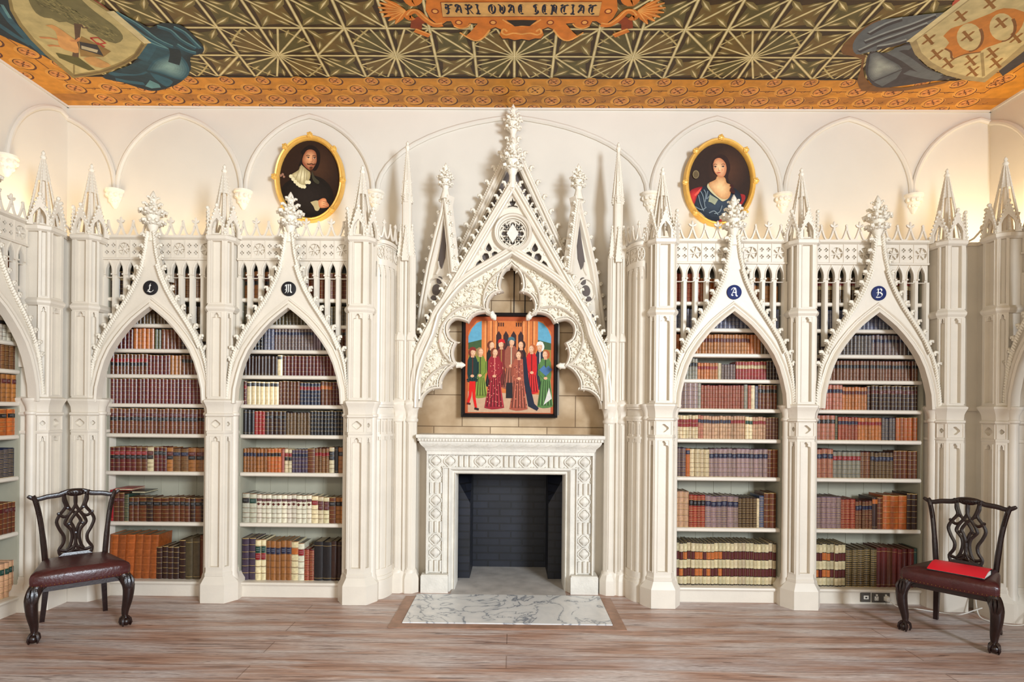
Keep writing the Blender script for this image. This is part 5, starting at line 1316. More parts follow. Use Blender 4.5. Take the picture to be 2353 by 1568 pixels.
ORD = ['first','second','third','fourth','fifth','sixth','seventh','eighth','ninth','tenth','eleventh','twelfth','thirteenth','fourteenth','fifteenth','sixteenth','seventeenth','eighteenth','nineteenth','twentieth']
def ordn(k): return ORD[k] if k < 20 else ('twenty-'+ORD[k-20] if k < 29 else 'thirtieth' if k == 29 else 'thirty-'+ORD[k-30])
SHN = ['bottom shelf','second shelf up','third shelf up','fourth shelf up','fifth shelf up','sixth shelf up','seventh shelf up','eighth shelf up','ninth shelf up']
WHERE = {'L': 'case L', 'M': 'case M', 'A': 'case A', 'B': 'case B', 'left': 'left side-wall case', 'right': 'right side-wall case'}
ALL = []
rb = random.Random(21)
for key, shelves in SP.items():
    (bx, by), brz = BAYS[key]; Mb = Matrix.Translation((bx, by, 0)) @ Matrix.Rotation(brz, 4, 'Z')
    for si, segs in enumerate(shelves):
        tw = sum(n*q for n, q, *_ in segs); avail = .895 if key in 'LMAB' else .90; x = -avail/2; u_ = avail/tw; i = 0
        for n, q, h, col, lab, st in segs:
            hseg = h; base = jit(BC[col], rb, .08)
            for j in range(n):
                w_ = q*u_*rb.uniform(.93,1.07) if n > 1 else q*u_
                if x+w_ > avail/2: w_ = avail/2-x
                if w_ < .006: continue
                hh = hseg*rb.uniform(.985,1.015); cc = jit(base, rb, .10)
                gilt = (206,170,104) if col not in ('cream','vellum','tan') else (150,96,50)
                lb = lab
                if st == 'v': lb = rb.choice(['oo','om','mm','mo','oo']) if j < n*.45 else 'mm'
                ALL.append(dict(key=key, s=si, i=i, x=x+w_/2, y=.060+rb.uniform(0,.012), z=SHZ[si]+.0005, w=w_-.0008, h=hh, d=.20 if hh > .25 else .15, col=col, rgb=cc, gilt=gilt, lab=lb, st=st, lean=(.05 if st == 'l' else 0), M=Mb))
                x += w_; i += 1
        for b in ALL:
            if b['key'] == key and b['s'] == si: b['n'] = i
def seen_area(b):
    q = [b['M'] @ Vector((b['x']+sx*b['w']/2, b['y'], b['z']+zz)) for sx in (-1,1) for zz in (0, b['h'])]
    p = [P(*v) for v in q]; xs_ = [a for a, _ in p]; ys_ = [c for _, c in p]
    x0, x1 = max(0, min(xs_)), min(2353, max(xs_)); y0, y1 = max(0, min(ys_)), min(1568, max(ys_))
    if x1 <= x0 or y1 <= y0: return 0
    a = (x1-x0)*(y1-y0)
    if b['s'] >= 5:                       # only the arch shows the upper shelves
        zt = b['z']+b['h']/2; hw = 0
        for (xa, za), (xb, zb) in zip(INN, INN[1:]):
            if za <= zt <= zb: hw = xa+(xb-xa)*(zt-za)/(zb-za)
        if abs(b['x']) > hw: a *= .25
    if b['key'] in 'AB' and b['x'] > .40 or b['key'] in 'LM' and b['x'] < -.41: a *= .8
    return a
for b in ALL: b['a'] = seen_area(b)
ALL.sort(key=lambda b: -b['a'])
solo, rest = ALL[:300], ALL[300:]
for b in solo:
    rr = random.Random(b['key']+str(b['s'])+'_'+str(b['i']))
    rgbc = b['rgb']; rows = book_rows(b['h'], rgbc, b['gilt'], '' if b['st'] not in 'v' else b['lab'], b['st'] if b['st'] not in 'd' else 'q', rr)
    mb = MB(); book_body(mb, b['w'], b['h'], b['d'], rows, srgb(*rgbc))
    o = mb.build('book', M['leather'], None, 50)
    o.matrix_world = b['M'] @ Matrix.Translation((b['x'], b['y'], b['z'])) @ Matrix.Rotation(b['lean'], 4, 'Y')
    mp = MB(); book_pages(mp, b['w'], b['h'], b['d'], srgb(*jit((150,132,104) if b['col'] not in ('vellum','cream') else (90,80,70), rr)))
    mp.build('page_block', M['leather'], o, 'flat')
    lab = b['lab']; h = b['h']; nb = 6 if h > .18 else 5; hw = b['w']/2; bul = min(.010, b['w']*.34)
    def patch(z0, z1, c, off=.0026, name='spine_label'):
        ml = MB(); ml.col = c; us = (-.97, -.6, 0, .6, .97)
        A = [ml.pt((u*hw, -(bul*(1-u*u))-off, z0)) for u in us]; B_ = [ml.pt((u*hw, -(bul*(1-u*u))-off, z1)) for u in us]
        for k in range(4): ml.face((A[k], A[k+1], B_[k+1], B_[k]))
        ml.col = tuple(min(1, v+.25) for v in c) if max(c) < .3 else c
        zm = (z0+z1)/2; t_ = (z1-z0)
        for zz in (zm-t_*.12, zm+t_*.14):
            A = [ml.pt((u*hw*.6, -(bul*(1-(u*.6)**2))-off-.0006, zz)) for u in (-1,0,1)]; B_ = [ml.pt((u*hw*.6, -(bul*(1-(u*.6)**2))-off-.0006, zz+t_*.07)) for u in (-1,0,1)]
            for k in range(2): ml.face((A[k], A[k+1], B_[k+1], B_[k]))
        return ml.build(name, M['leather'], o, 50)
    if b['st'] == 'd':
        lo = patch(h*.76, h*.85, srgb(*LC[lab[0]][0])); lo['label'] = 'maroon spine label'
        ml = MB(); ml.col = srgb(84,26,24); y = -bul-.003; q = hw*.62; zc = h*.66; ml.poly([(-q,y,zc),(0,y-.0006,zc-q),(q,y,zc),(0,y-.0006,zc+q)])
        ml.build('spine_lozenge', M['leather'], o, 'flat')
    elif b['st'] == 'p' and lab: lo = patch(h*.80, h*.94, srgb(*LC[lab[0]][0])); lo['label'] = LC[lab[0]][1]+' spine label'
    elif b['st'] != 'v' and lab:
        for k, ch in enumerate(lab):
            lo = patch(h*(nb-2-k)/nb+.001, h*(nb-1-k)/nb-.002, srgb(*LC[ch][0])); lo['label'] = LC[ch][1]+' spine label'
    side = 'from left' if b['i'] < b['n']/2 else 'from right'; k = b['i'] if b['i'] < b['n']/2 else b['n']-1-b['i']
    desc = WORD[b['col']]
    extra = {'g': 'gilt-tooled', 'v': 'banded', 'd': 'vellum', 's': 'marbled', 'l': 'leaning ribbed', 'b': 'ribbed', 'p': 'plain'}[b['st']]
    lbl = '%s %s book %s%s on %s of %s' % (extra, desc, (ordn(k)+' '), side, SHN[b['s']], WHERE[b['key']])
    tag(o, lbl, 'book', 'leather books on the %s of %s' % (SHN[b['s']], WHERE[b['key']]))
mb = MB()
for b in rest:
    rr = random.Random(b['key']+str(b['s'])+'_'+str(b['i']))
    mb.M = b['M'] @ Matrix.Translation((b['x'], b['y'], b['z'])) @ Matrix.Rotation(b['lean'], 4, 'Y')
    book_body(mb, b['w'], b['h'], b['d'], book_rows(b['h'], b['rgb'], b['gilt'], b['lab'], b['st'], rr), srgb(*b['rgb'])); book_pages(mb, b['w'], b['h'], b['d'], srgb(120,104,84))
mb.M = None
o = mb.build('books', M['leather'], None, 50); o['kind'] = 'stuff'; tag(o, 'rows of small leather books filling the upper and far shelves', 'books')
print('BOOKS', len(ALL), 'solo', len(solo), 'rest', len(rest), solo[-1]['a'], solo[-1]['s'])
# flat books lying on top of the standing row, second shelf of case L
for dx, z, hw, cc, lab in ((-.33,.885,.075,'scarlet','thin bright red book lying flat on top of upright books in case L'),(-.20,.862,.06,'black','dark book lying flat on top of upright books in case L')):
    mb = MB(); mb.col = srgb(*BC[cc]); mb.box(-hw,hw,0,.18,0,.003); mb.box(-hw,hw,0,.18,.014,.017); mb.box(-hw,-hw+.003,0,.18,0,.017)
    o = mb.build('book', M['leather'], None, 'flat'); o.location = (-2.99+dx, .07, z-.003)
    mp = MB(); mp.col = srgb(196,184,150); mp.box(-hw+.004,hw-.004,.003,.177,.003,.014); mp.build('page_block', M['leather'], o, 'flat')
    tag(o, lab, 'book', 'books lying flat')
# ================================================================ pictures
def oval_portrait(name, label, cx, cz, rx, rz, yb, tilt, paint, knobs):
    r = thing('oval_portrait', label, 'painting', (cx, yb, cz), 0, 'oval portraits in gilt frames')
    r.rotation_euler = (radians(4), tilt, 0)
    mb = MB(); n = 48
    el = lambda k: [(rx*k*cos(2*pi*i/n), rz*k*sin(2*pi*i/n)) for i in range(n)]
    mb.sweep([((rx-.030)*cos(2*pi*i/n), (rz-.030)*sin(2*pi*i/n)) for i in range(n)], [(.030,.03),(.030,-.012),(.018,-.034),(.006,-.028),(-.004,-.034),(-.020,-.014),(-.024,.01),(-.02,.03)][::1] if False else [(-.030,.03),(-.030,-.012),(-.018,-.034),(-.006,-.028),(.004,-.034),(.014,-.018),(.018,.01),(.014,.03)], 0, closed=True)
    mb.build('gilt_frame', M['gilt'], r)
    for k in range(8):
        if k not in knobs: continue
        a = pi/2+k*pi/4; kx, kz = (rx-.008)*cos(a), (rz-.008)*sin(a)
        mb = MB(); mb.blob((kx,-.026,kz), .028, 8, 6, (1,.8,1))
        for q in range(5):
            b = 2*pi*q/5; mb.blob((kx+.018*cos(b),-.036,kz+.018*sin(b)), .012, 5, 4)
        mb.build('frame_boss', M['gilt'], r)
    a = Art(lambda x, z, h: (x*1.0, .004-h, z), .00015)
    a.p([((rx-.038)*cos(2*pi*i/n), (rz-.038)*sin(2*pi*i/n)) for i in range(n)], srgb(46,28,18), 0)
    paint(a, rx, rz); a.build('canvas', M['art'], r, 'flat')
    mb = MB(); mb.loft([[(rx*.97*cos(2*pi*i/n), y, rz*.97*sin(2*pi*i/n)) for i in range(n)] for y in (.012, .03)]); mb.build('backing', M['mahog'], r)
    return r
# canvas coordinates taken from the 1500x1568 enlargement, centred on the oval
def man(a, rx, rz):
    T = lambda pts: [((x-745)/1500*.895, (830-y)/1568*.935) for x, y in pts]
    sm = lambda p, k=3: T(smooth(p, k))
    a.soft(T(arc(850,640,330,0,2*pi,24,360)[:-1]), srgb(46,28,18), srgb(70,44,28), 12)
    a.p(sm([(560,640),(620,480),(600,420),(690,330),(790,320),(880,400),(900,500),(880,620),(820,700),(700,640),(600,640),(560,640)]), srgb(30,18,14))
    a.soft(sm([(270,1150),(330,950),(450,850),(640,760),(900,790),(1050,900),(1120,1050),(1100,1250),(900,1400),(600,1400),(350,1280),(270,1150)]), srgb(26,19,14), srgb(36,28,24), 5)
    a.soft(sm([(640,470),(690,395),(760,380),(820,410),(842,470),(845,560),(820,620),(780,680),(740,690),(690,655),(640,600),(622,540),(640,470)]), srgb(150,88,58), srgb(226,164,118), 12, (0,.02))
    a.p(sm([(622,560),(640,610),(690,660),(740,692),(700,640),(660,590),(622,560)]), srgb(150,84,58))

    for ex in (715, 812):
        a.line(sm([(ex-36,482),(ex-8,470),(ex+30,480)]), [.002]+[.006]*5+[.002], srgb(84,48,32)); a.ell(*T([(ex,506)])[0], .013, .0065, srgb(206,176,150)); a.ell(*T([(ex+2,506)])[0], .0055, .0055, srgb(52,32,24)); a.line(sm([(ex-24,504),(ex,494),(ex+24,505)]), [.001]+[.005]*5+[.001], srgb(70,40,28))
    a.line(T([(778,490),(790,545),(776,570),(756,566)]), .005, srgb(168,100,70))
    a.line(sm([(700,600),(730,606),(768,596),(800,606),(830,594)]), .010, srgb(78,40,22)); a.line(T([(742,620),(792,620)]), .006, srgb(156,64,50))
    a.p(sm([(738,645),(765,638),(790,648),(770,690),(748,685),(738,645)]), srgb(92,50,30))
    a.soft(sm([(610,615),(570,700),(450,785),(500,840),(560,890),(640,950),(700,900),(750,820),(752,730),(700,690),(640,640),(610,615)]), srgb(168,152,108), srgb(224,212,170), 6)
    for q in range(9):
        t = q/8; x, y = 455+(740-455)*t*1.0, 800+150*sin(pi*min(1,t*1.15)*.62)+(-60 if t > .85 else 0)
        a.ell(*T([(x, y)])[0], .017, .017, srgb(222,212,172))
    for q in ((600,640,540,830),(630,660,600,880),(670,690,660,900),(705,710,700,850)): a.line(T([(q[0],q[1]),(q[2],q[3])]), .006, srgb(160,144,106))
    a.p(sm([(780,700),(830,800),(900,860),(880,900),(810,860),(780,780),(780,700)]), srgb(62,58,42))
    a.p(sm([(770,1180),(850,1150),(900,1160),(930,1220),(900,1300),(850,1300),(820,1240),(770,1180)]), srgb(176,162,122))
    a.soft(sm([(890,1150),(960,1110),(1010,1120),(1030,1170),(1060,1200),(1050,1240),(960,1260),(910,1245),(890,1150)]), srgb(186,116,76), srgb(228,166,116), 6)
    for q in (1160, 1190, 1220): a.line(T([(965,q),(1040,q+12)]), .005, srgb(150,88,60))
    for q in ((300,800,.012),(330,780,.012),(350,815,.011)): a.ell(*T([(q[0],q[1])])[0], q[2], q[2], srgb(150,110,90))
def woman(a, rx, rz):
    T = lambda pts: [((x-722)/1500*.905, (835-y)/1568*.945) for x, y in pts]
    sm = lambda p, k=3: T(smooth(p, k))
    a.soft(T(arc(850,640,330,0,2*pi,24,360)[:-1]), srgb(46,28,18), srgb(76,46,28), 12)
    a.soft(sm([(250,1050),(300,950),(460,890),(540,880),(900,900),(1040,1000),(1120,1050),(1120,1120),(900,1380),(650,1420),(450,1350),(330,1230),(250,1050)]), srgb(26,32,42), srgb(52,66,82), 8)
    a.soft(sm([(250,1010),(300,930),(460,890),(430,960),(380,1040),(340,1160),(310,1190),(262,1080),(250,1010)]), srgb(140,22,26), srgb(206,52,46), 6)
    a.p(sm([(340,1010),(440,910),(420,970),(360,1030),(340,1010)]), srgb(216,86,70))
    a.p(sm([(1040,1010),(1110,1030),(1110,1100),(1040,1200),(990,1190),(1060,1110),(1040,1010)]), srgb(150,34,34))
    a.p(sm([(690,1430),(760,1370),(860,1330),(900,1380),(800,1440),(690,1430)]), srgb(176,36,34))
    a.p(sm([(600,560),(640,470),(730,415),(820,450),(870,540),(880,640),(850,760),(900,880),(960,960),(900,1000),(870,900),(800,780),(640,700),(600,560)]), srgb(46,24,16))
    a.soft(sm([(570,830),(660,790),(690,740),(800,760),(830,840),(890,870),(900,950),(870,1060),(780,1110),(700,1060),(610,980),(550,900),(570,830)]), srgb(196,142,92), srgb(238,196,144), 9)
    a.soft(sm([(622,560),(650,490),(720,470),(790,520),(822,590),(824,660),(800,730),(760,760),(710,750),(660,700),(630,640),(622,560)]), srgb(192,122,82), srgb(242,196,148), 12, (-.01,.0))
    a.soft(T(arc(662,650,22,0,2*pi,12,26)[:-1]), srgb(234,178,132), srgb(230,158,118), 4); a.soft(T(arc(766,650,22,0,2*pi,12,26)[:-1]), srgb(228,170,124), srgb(224,150,110), 4)
    for ex in (652, 770):
        a.line(sm([(ex-28,576),(ex,560),(ex+32,572)]), [.001]+[.004]*5+[.001], srgb(96,54,34)); a.ell(*T([(ex,602)])[0], .014, .007, srgb(214,186,160)); a.ell(*T([(ex+1,602)])[0], .006, .006, srgb(54,32,24)); a.line(sm([(ex-24,602),(ex,591),(ex+24,601)]), [.001]+[.005]*5+[.001], srgb(66,36,26))
    a.line(T([(702,610),(700,640),(708,660),(726,662)]), [.001,.004,.005,.003], srgb(200,136,98)); a.line(sm([(680,694),(706,690),(740,692)]), [.001,.006,.009,.010,.009,.006,.001], srgb(176,70,58))
    a.p(sm([(550,840),(530,900),(610,1000),(700,1070),(770,1120),(850,1080),(780,1090),(700,1050),(620,970),(560,890),(550,840)]), srgb(196,188,150))
    a.p(T([(570,1010),(700,1090),(650,1170),(590,1130),(550,1120)]), srgb(150,156,132))
    for q in ([(430,960),(470,1040),(500,1200)],[(400,1020),(430,1150),(480,1260)],[(350,1190),(450,1240),(520,1200)],[(540,960),(520,1080),(560,1040)],[(640,1300),(720,1280),(760,1180)],[(700,1320),(640,1260),(560,1290)],[(480,940),(510,1000),(500,1120)]):
        a.line(sm(q), .009, srgb(112,126,136))
    a.line(sm([(350,1250),(430,1300),(500,1370)]), .02, srgb(200,176,140))
    a.ell(*T([(358,710)])[0], .030, .038, srgb(128,112,78)); a.ell(*T([(358,712)])[0], .022, .030, srgb(96,80,54))
    a.line(sm([(880,880),(920,900),(890,960),(950,1000)]), .02, srgb(60,22,18))
oval_portrait('man', 'oval gilt-framed portrait of a bearded man in black with white lace collar, left wall', -1.872, 3.722, .325, .395, YB-.045, radians(2.5), man, range(8))
oval_portrait('woman', 'oval gilt-framed portrait of a dark-haired woman in blue with red shawl, right wall', 1.906, 3.714, .330, .400, YB-.045, radians(-1.5), woman, range(8))
# large framed panel over the mantel: a generic company of robed figures before an orange arcade
pic = thing('framed_painting', 'large dark-framed painting of robed figures before an orange arcade, over the mantel', 'painting', (-.008,.355,2.012))
mb = MB(); W2, H2 = .428, .466
fr = [(-W2,-H2),(W2,-H2),(W2,H2),(-W2,H2)]
mb.sweep(fr, [(-.004,.04),(-.006,-.012),(.006,-.020),(.018,-.010),(.028,.004),(.030,.04)], 0, closed=True); mb.build('frame', M['black'], pic)
a = Art(lambda x, z, h: (x, .010-h, z), .0002)
a.p([(-.41,-.45),(.41,-.45),(.41,.45),(-.41,.45)], srgb(176,82,42), 0)
a.p([(-.375,-.43),(.375,-.43),(.375,.30),(.30,.40),(-.30,.40),(-.375,.30)], srgb(206,116,58), 1)
a.p([(-.375,-.43),(.375,-.43),(.375,-.27),(-.375,-.24)], srgb(196,160,128), 2)
for sg in (-1, 1):
    q = [(sg*.375,.12),(sg*.375,.26),(sg*.345,.33),(sg*.30,.38),(sg*.255,.40),(sg*.255,.12)]
    a.p(q, srgb(96,160,186), 2); a.p([(sg*.375,.20),(sg*.255,.23),(sg*.255,.05),(sg*.375,.05)], srgb(62,88,52), 3); a.p([(sg*.375,.14),(sg*.255,.15),(sg*.255,.02),(sg*.375,.02)], srgb(150,124,58), 4)
    for x in (.22,.17,.125): a.line([(sg*x,.02),(sg*x,.40)], .018, srgb(228,146,84), 3); a.line([(sg*(x-.012),.02),(sg*(x-.012),.40)], .006, srgb(110,44,24), 3)
    for x in (.035,.10): a.p([(sg*x-.024,.0),(sg*x+.024,.0),(sg*x+.024,.27),(sg*x,.31),(sg*x-.024,.27)], srgb(58,34,34), 3)
    for x in (.06,.08,.1): a.p([(sg*x-.006,.35),(sg*x+.006,.35),(sg*x+.006,.385),(sg*x-.006,.385)], srgb(70,36,26), 3)
def fig(x, top, bot, w_, robe, trim, hair, cap=None, face=1, k0=5, flare=1.35, legs=None):
    """one standing robed figure, painted"""
    hgt = top-bot; hr = .034; D = tuple(v*.45 for v in robe); Lt = tuple(min(1, v*1.5+.02) for v in robe)
    zs = top-hr*2.1
    a.p([(x-w_*.30,zs),(x-w_*.5,zs-.04),(x-w_*.52,zs-.16),(x-w_*.40,zs-.22),(x-w_*.5*flare,bot+.01),(x-w_*.2,bot-.004),(x+w_*.25,bot),(x+w_*.5*flare,bot+.012),(x+w_*.42,zs-.22),(x+w_*.52,zs-.15),(x+w_*.48,zs-.04),(x+w_*.28,zs)], robe, k0)
    for t in (-.42, -.2, .0, .2, .4): a.line([(x+w_*t*.8,zs-.20),(x+w_*t*1.3,bot+.02)], [.008,.016], D, k0+1); a.line([(x+w_*(t+.1)*.8,zs-.18),(x+w_*(t+.1)*1.3,bot+.03)], [.003,.007], Lt, k0+1)
    a.line([(x+face*w_*.45,zs-.05),(x+face*w_*.46,zs-.15),(x+face*w_*.02,zs-.185)], [.034,.036,.026], robe, k0+1); a.line([(x+face*w_*.5,zs-.06),(x+face*w_*.5,zs-.15),(x+face*w_*.05,zs-.2)], .005, D, k0+2)
    a.ell(x-face*w_*.02, zs-.180, .017, .013, srgb(222,168,130), k0+2)
    a.line([(x,zs-.01),(x,zs-.17)], .010, trim, k0+1)
    a.ell(x-face*.006, top-hr*1.1, hr*.98, hr*1.25, hair, k0+1); a.p([(x-.012,zs+.02),(x+.012,zs+.02),(x+.016,zs-.012),(x-.016,zs-.012)], srgb(214,160,124), k0+2)
    a.ell(x+face*.004, top-hr*1.12, hr*.68, hr*.98, srgb(206,150,112), k0+3); a.ell(x+face*.006, top-hr*1.08, hr*.50, hr*.78, srgb(230,184,148), k0+3.3)
    for e in (-.009, .010): a.line([(x+face*.004+e-.004,top-hr*1.02),(x+face*.004+e+.004,top-hr*1.02)], .003, srgb(70,40,34), k0+4)
    a.line([(x+face*.006-.005,top-hr*1.58),(x+face*.006+.006,top-hr*1.58)], .003, srgb(160,60,50), k0+4)
    if cap: a.p([(x-.034,top-.028),(x-.026,top+.004),(x,top+.014),(x+.026,top+.004),(x+.034,top-.028),(x,top-.016)], cap, k0+4)
fig(-.165,.215,-.20,.085,srgb(30,28,26),srgb(120,100,70),srgb(110,52,30),face=1,k0=5)
fig(-.075,.225,-.20,.08,srgb(120,44,36),srgb(160,110,60),srgb(90,44,30),srgb(196,30,28),-1,5)
fig(.015,.245,-.22,.115,srgb(150,84,64),srgb(200,180,150),srgb(70,60,60),srgb(70,110,120),1,5)
fig(.105,.220,-.20,.09,srgb(44,28,32),srgb(120,90,70),srgb(60,34,28),None,-1,5)
fig(.275,.205,-.22,.08,srgb(36,44,58),srgb(210,206,200),srgb(224,220,210),srgb(226,222,214),-1,6)
fig(-.265,.155,-.30,.095,srgb(120,138,54),srgb(60,70,34),srgb(150,120,80),None,1,8)
fig(-.335,.150,-.16,.090,srgb(24,52,48),srgb(90,40,30),srgb(110,50,34),srgb(130,44,34),1,11,1.2)
for q in ([(-.345,-.15),(-.355,-.28),(-.372,-.345)],[(-.325,-.15),(-.318,-.30),(-.300,-.395)]): a.line(q, [.034,.026,.020], srgb(214,26,20), 15)
a.line([(-.315,-.395),(-.275,-.405)], .020, srgb(40,24,24), 16); a.line([(-.385,-.35),(-.35,-.355)], .018, srgb(90,24,22), 16)
fig(.20,.185,-.26,.095,srgb(200,30,30),srgb(120,20,24),srgb(180,92,44),None,-1,9)
fig(.325,.135,-.385,.105,srgb(84,122,64),srgb(40,60,40),srgb(176,84,40),None,-1,13)
a.line([(.29,-.02),(.33,-.06),(.37,-.02)], [.06,.075,.05], srgb(74,112,156), 18); a.p([(.36,-.20),(.385,-.30),(.31,-.36),(.33,-.30)], srgb(210,206,196), 18)
fig(-.135,.150,-.40,.120,srgb(150,34,44),srgb(206,110,100),srgb(120,56,32),None,1,17,1.5)
fig(.085,.130,-.41,.110,srgb(164,84,62),srgb(120,56,50),srgb(80,40,32),None,-1,17,1.5)
a.line([(.135,.07),(.155,-.15),(.20,-.36),(.26,-.40)], [.03,.045,.06,.03], srgb(30,34,52), 24)
rp = random.Random(9)
for k in range(90):
    sx = rp.choice((-.135,.085)); t = rp.random(); x = sx+(rp.random()-.5)*(.07+.08*t); z = .02-.40*t
    a.p([(x-.005,z),(x,z-.006),(x+.005,z),(x,z+.006)], rp.choice([srgb(214,120,104),srgb(226,150,120),srgb(90,24,34)]), 25)
a.p([(-.028,-.16),(.028,-.16),(.03,-.30),(-.03,-.30)], srgb(34,30,34), 24)
a.build('painted_panel', M['art'], pic, 'flat')
mb = MB(); mb.box(-.44,.44,.045,.06,-.475,.475); mb.build('back_panel', M['black'], pic)
for x in (.035, .135):
    mb = MB(); mb.tube([(x,.03,.48),(x,.03,1.05)], .0055, 6); mb.build('hanging_rod', M['black'], pic)
mb = MB(); mb.box(W2+.006, W2+.022, .0, .05, -.45, .43); o = mb.build('steel_bracket', M['steel'], pic)

# ================================================================ chairs
def chair_parts(r):
    # seat: bowed trapezoid cushion
    mb = MB()
    def plan(k, z, e=0):
        pts = []
        fw, rw, fy, ry = .29*k+e, .205*k+e*.6, -.235*k-e, .215*k
        corners = [(-fw,fy),(fw,fy),(rw,ry),(-rw,ry)]
        for i in range(4):
            a_, b_ = corners[i], corners[(i+1) % 4]
            for t in (.04,.14,.3,.5,.7,.86,.96):
                x, y = a_[0]+(b_[0]-a_[0])*t, a_[1]+(b_[1]-a_[1])*t
                if i == 0: y -= .020*(1-(2*t-1)**2)
                pts.append((x, y))
        return [(x, y, z+(.014*(1-(x/.3)**2) if k < .98 else 0)) for x, y in pts]
    mb.loft([plan(.985,.375), plan(1.0,.385), plan(1.01,.41), plan(1.01,.440), plan(.985,.458), plan(.90,.470), plan(.6,.478), plan(.2,.481)])
    mb.build('seat', M['maroon'], r)
    mb = MB()
    for t in range(24):
        u = (t+.5)/24; mb.blob((-.285+.57*u, -.238-.020*(1-(2*u-1)**2), .388), .0035, 5, 3)
    for sg in (-1, 1):
        for t in range(14):
            u = (t+.5)/14; mb.blob((sg*(.292-.085*u), -.232+.44*u, .388), .0035, 5, 3)
    mb.build('nail_trim', M['brass'], r)
    mb = MB()
    for q in ([(-.27,-.215),(.27,-.215),(.27,-.195),(-.27,-.195)],[(-.19,.20),(.19,.20),(.19,.218),(-.19,.218)]): mb.loft([[(a, b, z) for a, b in q] for z in (.335,.385)])
    for sg in (-1, 1): mb.loft([[(sg*a, b, z) for a, b in ((.275,-.21),(.255,-.21),(.175,.21),(.195,.21))] for z in (.335,.385)])
    mb.build('seat_rail', M['mahog'], r)
    for sg in (-1, 1):
        mb = MB(); x, y = sg*.262, -.212
        q = smooth([(x-sg*.02,y+.012,.385),(x,y,.345),(x+sg*.016,y-.016,.290),(x+sg*.012,y-.012,.20),(x,y+.002,.12),(x-sg*.002,y+.004,.075),(x+sg*.003,y-.004,.05)], 3)
        n = len(q); rad = [(.040,.043,.040,.034,.026,.020,.017)[min(6,i//3)]*(1-(i%3)/3)+(.040,.043,.040,.034,.026,.020,.017)[min(6,i//3+1)]*(i%3)/3 for i in range(n)]
        mb.tube(q, rad, 10)
        for k in range(-1, 2):   # acanthus on the knee
            mb.tube([(x+sg*.01+k*.018,y-.035,.372),(x+sg*.014+k*.024,y-.052,.335),(x+sg*.014+k*.016,y-.050,.29),(x+sg*.012,y-.040,.245)], [.008,.012,.010,.003], 5)
        for sx, sy in ((-sg,0),(0,1)):  # knee brackets
            mb.tube([(x,y,.36),(x+sx*.035,y+sy*.035,.362),(x+sx*.068,y+sy*.068,.374)], [.030,.020,.008], 6)
        mb.blob((x+sg*.004,y-.006,.032), .030, 10, 7, (1.05,1.1,1.0))
        for k in range(4):       # claws gripping the ball
            a_ = -pi/2+sg*.2+k*pi/2+pi/4; c_, s_ = cos(a_), sin(a_)
            mb.tube([(x+c_*.014,y+s_*.014,.068),(x+c_*.034,y+s_*.034,.052),(x+c_*.040,y+s_*.040,.026),(x+c_*.032,y+s_*.034,.004)], [.011,.010,.009,.006], 5)
        mb.build('front_leg', M['mahog'], r)
        mb = MB(); x = sg*.178
        rr = []
        for z, dx, yy, hw, hd in ((0,.018,.262,.015,.016),(.10,.010,.240,.016,.018),(.25,.0,.215,.018,.021),(.39,0,.205,.019,.022)):
            rr.append([(x+sg*dx-hw,yy-hd,z),(x+sg*dx+hw,yy-hd,z),(x+sg*dx+hw,yy+hd,z),(x+sg*dx-hw,yy+hd,z)])
        mb.loft(rr); mb.build('rear_leg', M['mahog'], r)
        mb = MB(); q = smooth([(sg*.178,.205,.39),(sg*.186,.205,.50),(sg*.200,.222,.66),(sg*.218,.242,.80),(sg*.240,.258,.905),(sg*.256,.264,.935)], 3)
        mb.tube(q, [.019]*6+[.017]*(len(q)-6), 8, .9)
        for k in range(8):
            z = .80+.012*k; mb.blob((sg*(.218+.016*k/8),.225+.012*k/8,z), .009, 5, 3)
        mb.build('back_post', M['mahog'], r)
    by = lambda z: .205+max(0, z-.44)*.125
    mb = MB()
    q = smooth([(-.285,.262,.940),(-.262,.262,.925),(-.225,.264,.912),(-.17,.268,.925),(-.10,.272,.932),(-.05,.274,.950),(0,.275,.955),(.05,.274,.950),(.10,.272,.932),(.17,.268,.925),(.225,.264,.912),(.262,.262,.925),(.285,.262,.940)], 3)
    n = len(q); mb.tube(q, [.010+.010*sin(pi*i/(n-1))**.5 for i in range(n)], 8, .75, up=(0,1,0))
    mb.blob((0,.262,.944), .030, 8, 6, (2.1,.45,.95))
    for k in range(-4, 5): mb.blob((k*.018,.252,.945-.0007*k*k), .010, 5, 4)
    mb.build('crest_rail', M['mahog'], r)
    mb = MB()
    def Sp(pts): return [((x-1240)/1230, .475+(640-y)/1010*1.0) for x, y in pts]
    rib = [(-.009,.008),(-.009,-.008),(0,-.011),(.009,-.008),(.009,.008)]
    lines = [
      [(1140,150),(1150,190),(1152,225),(1165,272),(1120,330),(1098,380),(1122,440),(1152,490),(1148,540),(1115,590),(1132,640)],
      [(1155,180),(1165,225),(1192,285),(1240,325),(1278,380),(1262,415),(1248,455),(1240,500),(1238,550),(1215,600),(1180,645)],
      [(1240,160),(1243,215),(1238,262),(1212,305),(1178,350),(1160,392),(1180,418),(1206,450),(1214,500),(1200,560),(1172,605)],
      [(1110,320),(1150,345),(1185,335),(1215,300)],
      [(1120,590),(1165,600),(1200,585),(1240,565)],[(1150,645),(1190,610),(1240,600)]]
    for L_ in lines:
        for sg in (1, -1):
            q = smooth([(1240+sg*(x-1240), y) for x, y in L_], 3)
            pts = Sp(q)
            mb.tube([(x, by(z)+.005*(1 if sg > 0 else -1)*.6, z) for x, z in pts], .0125, 6, .75, up=(0,1,0))
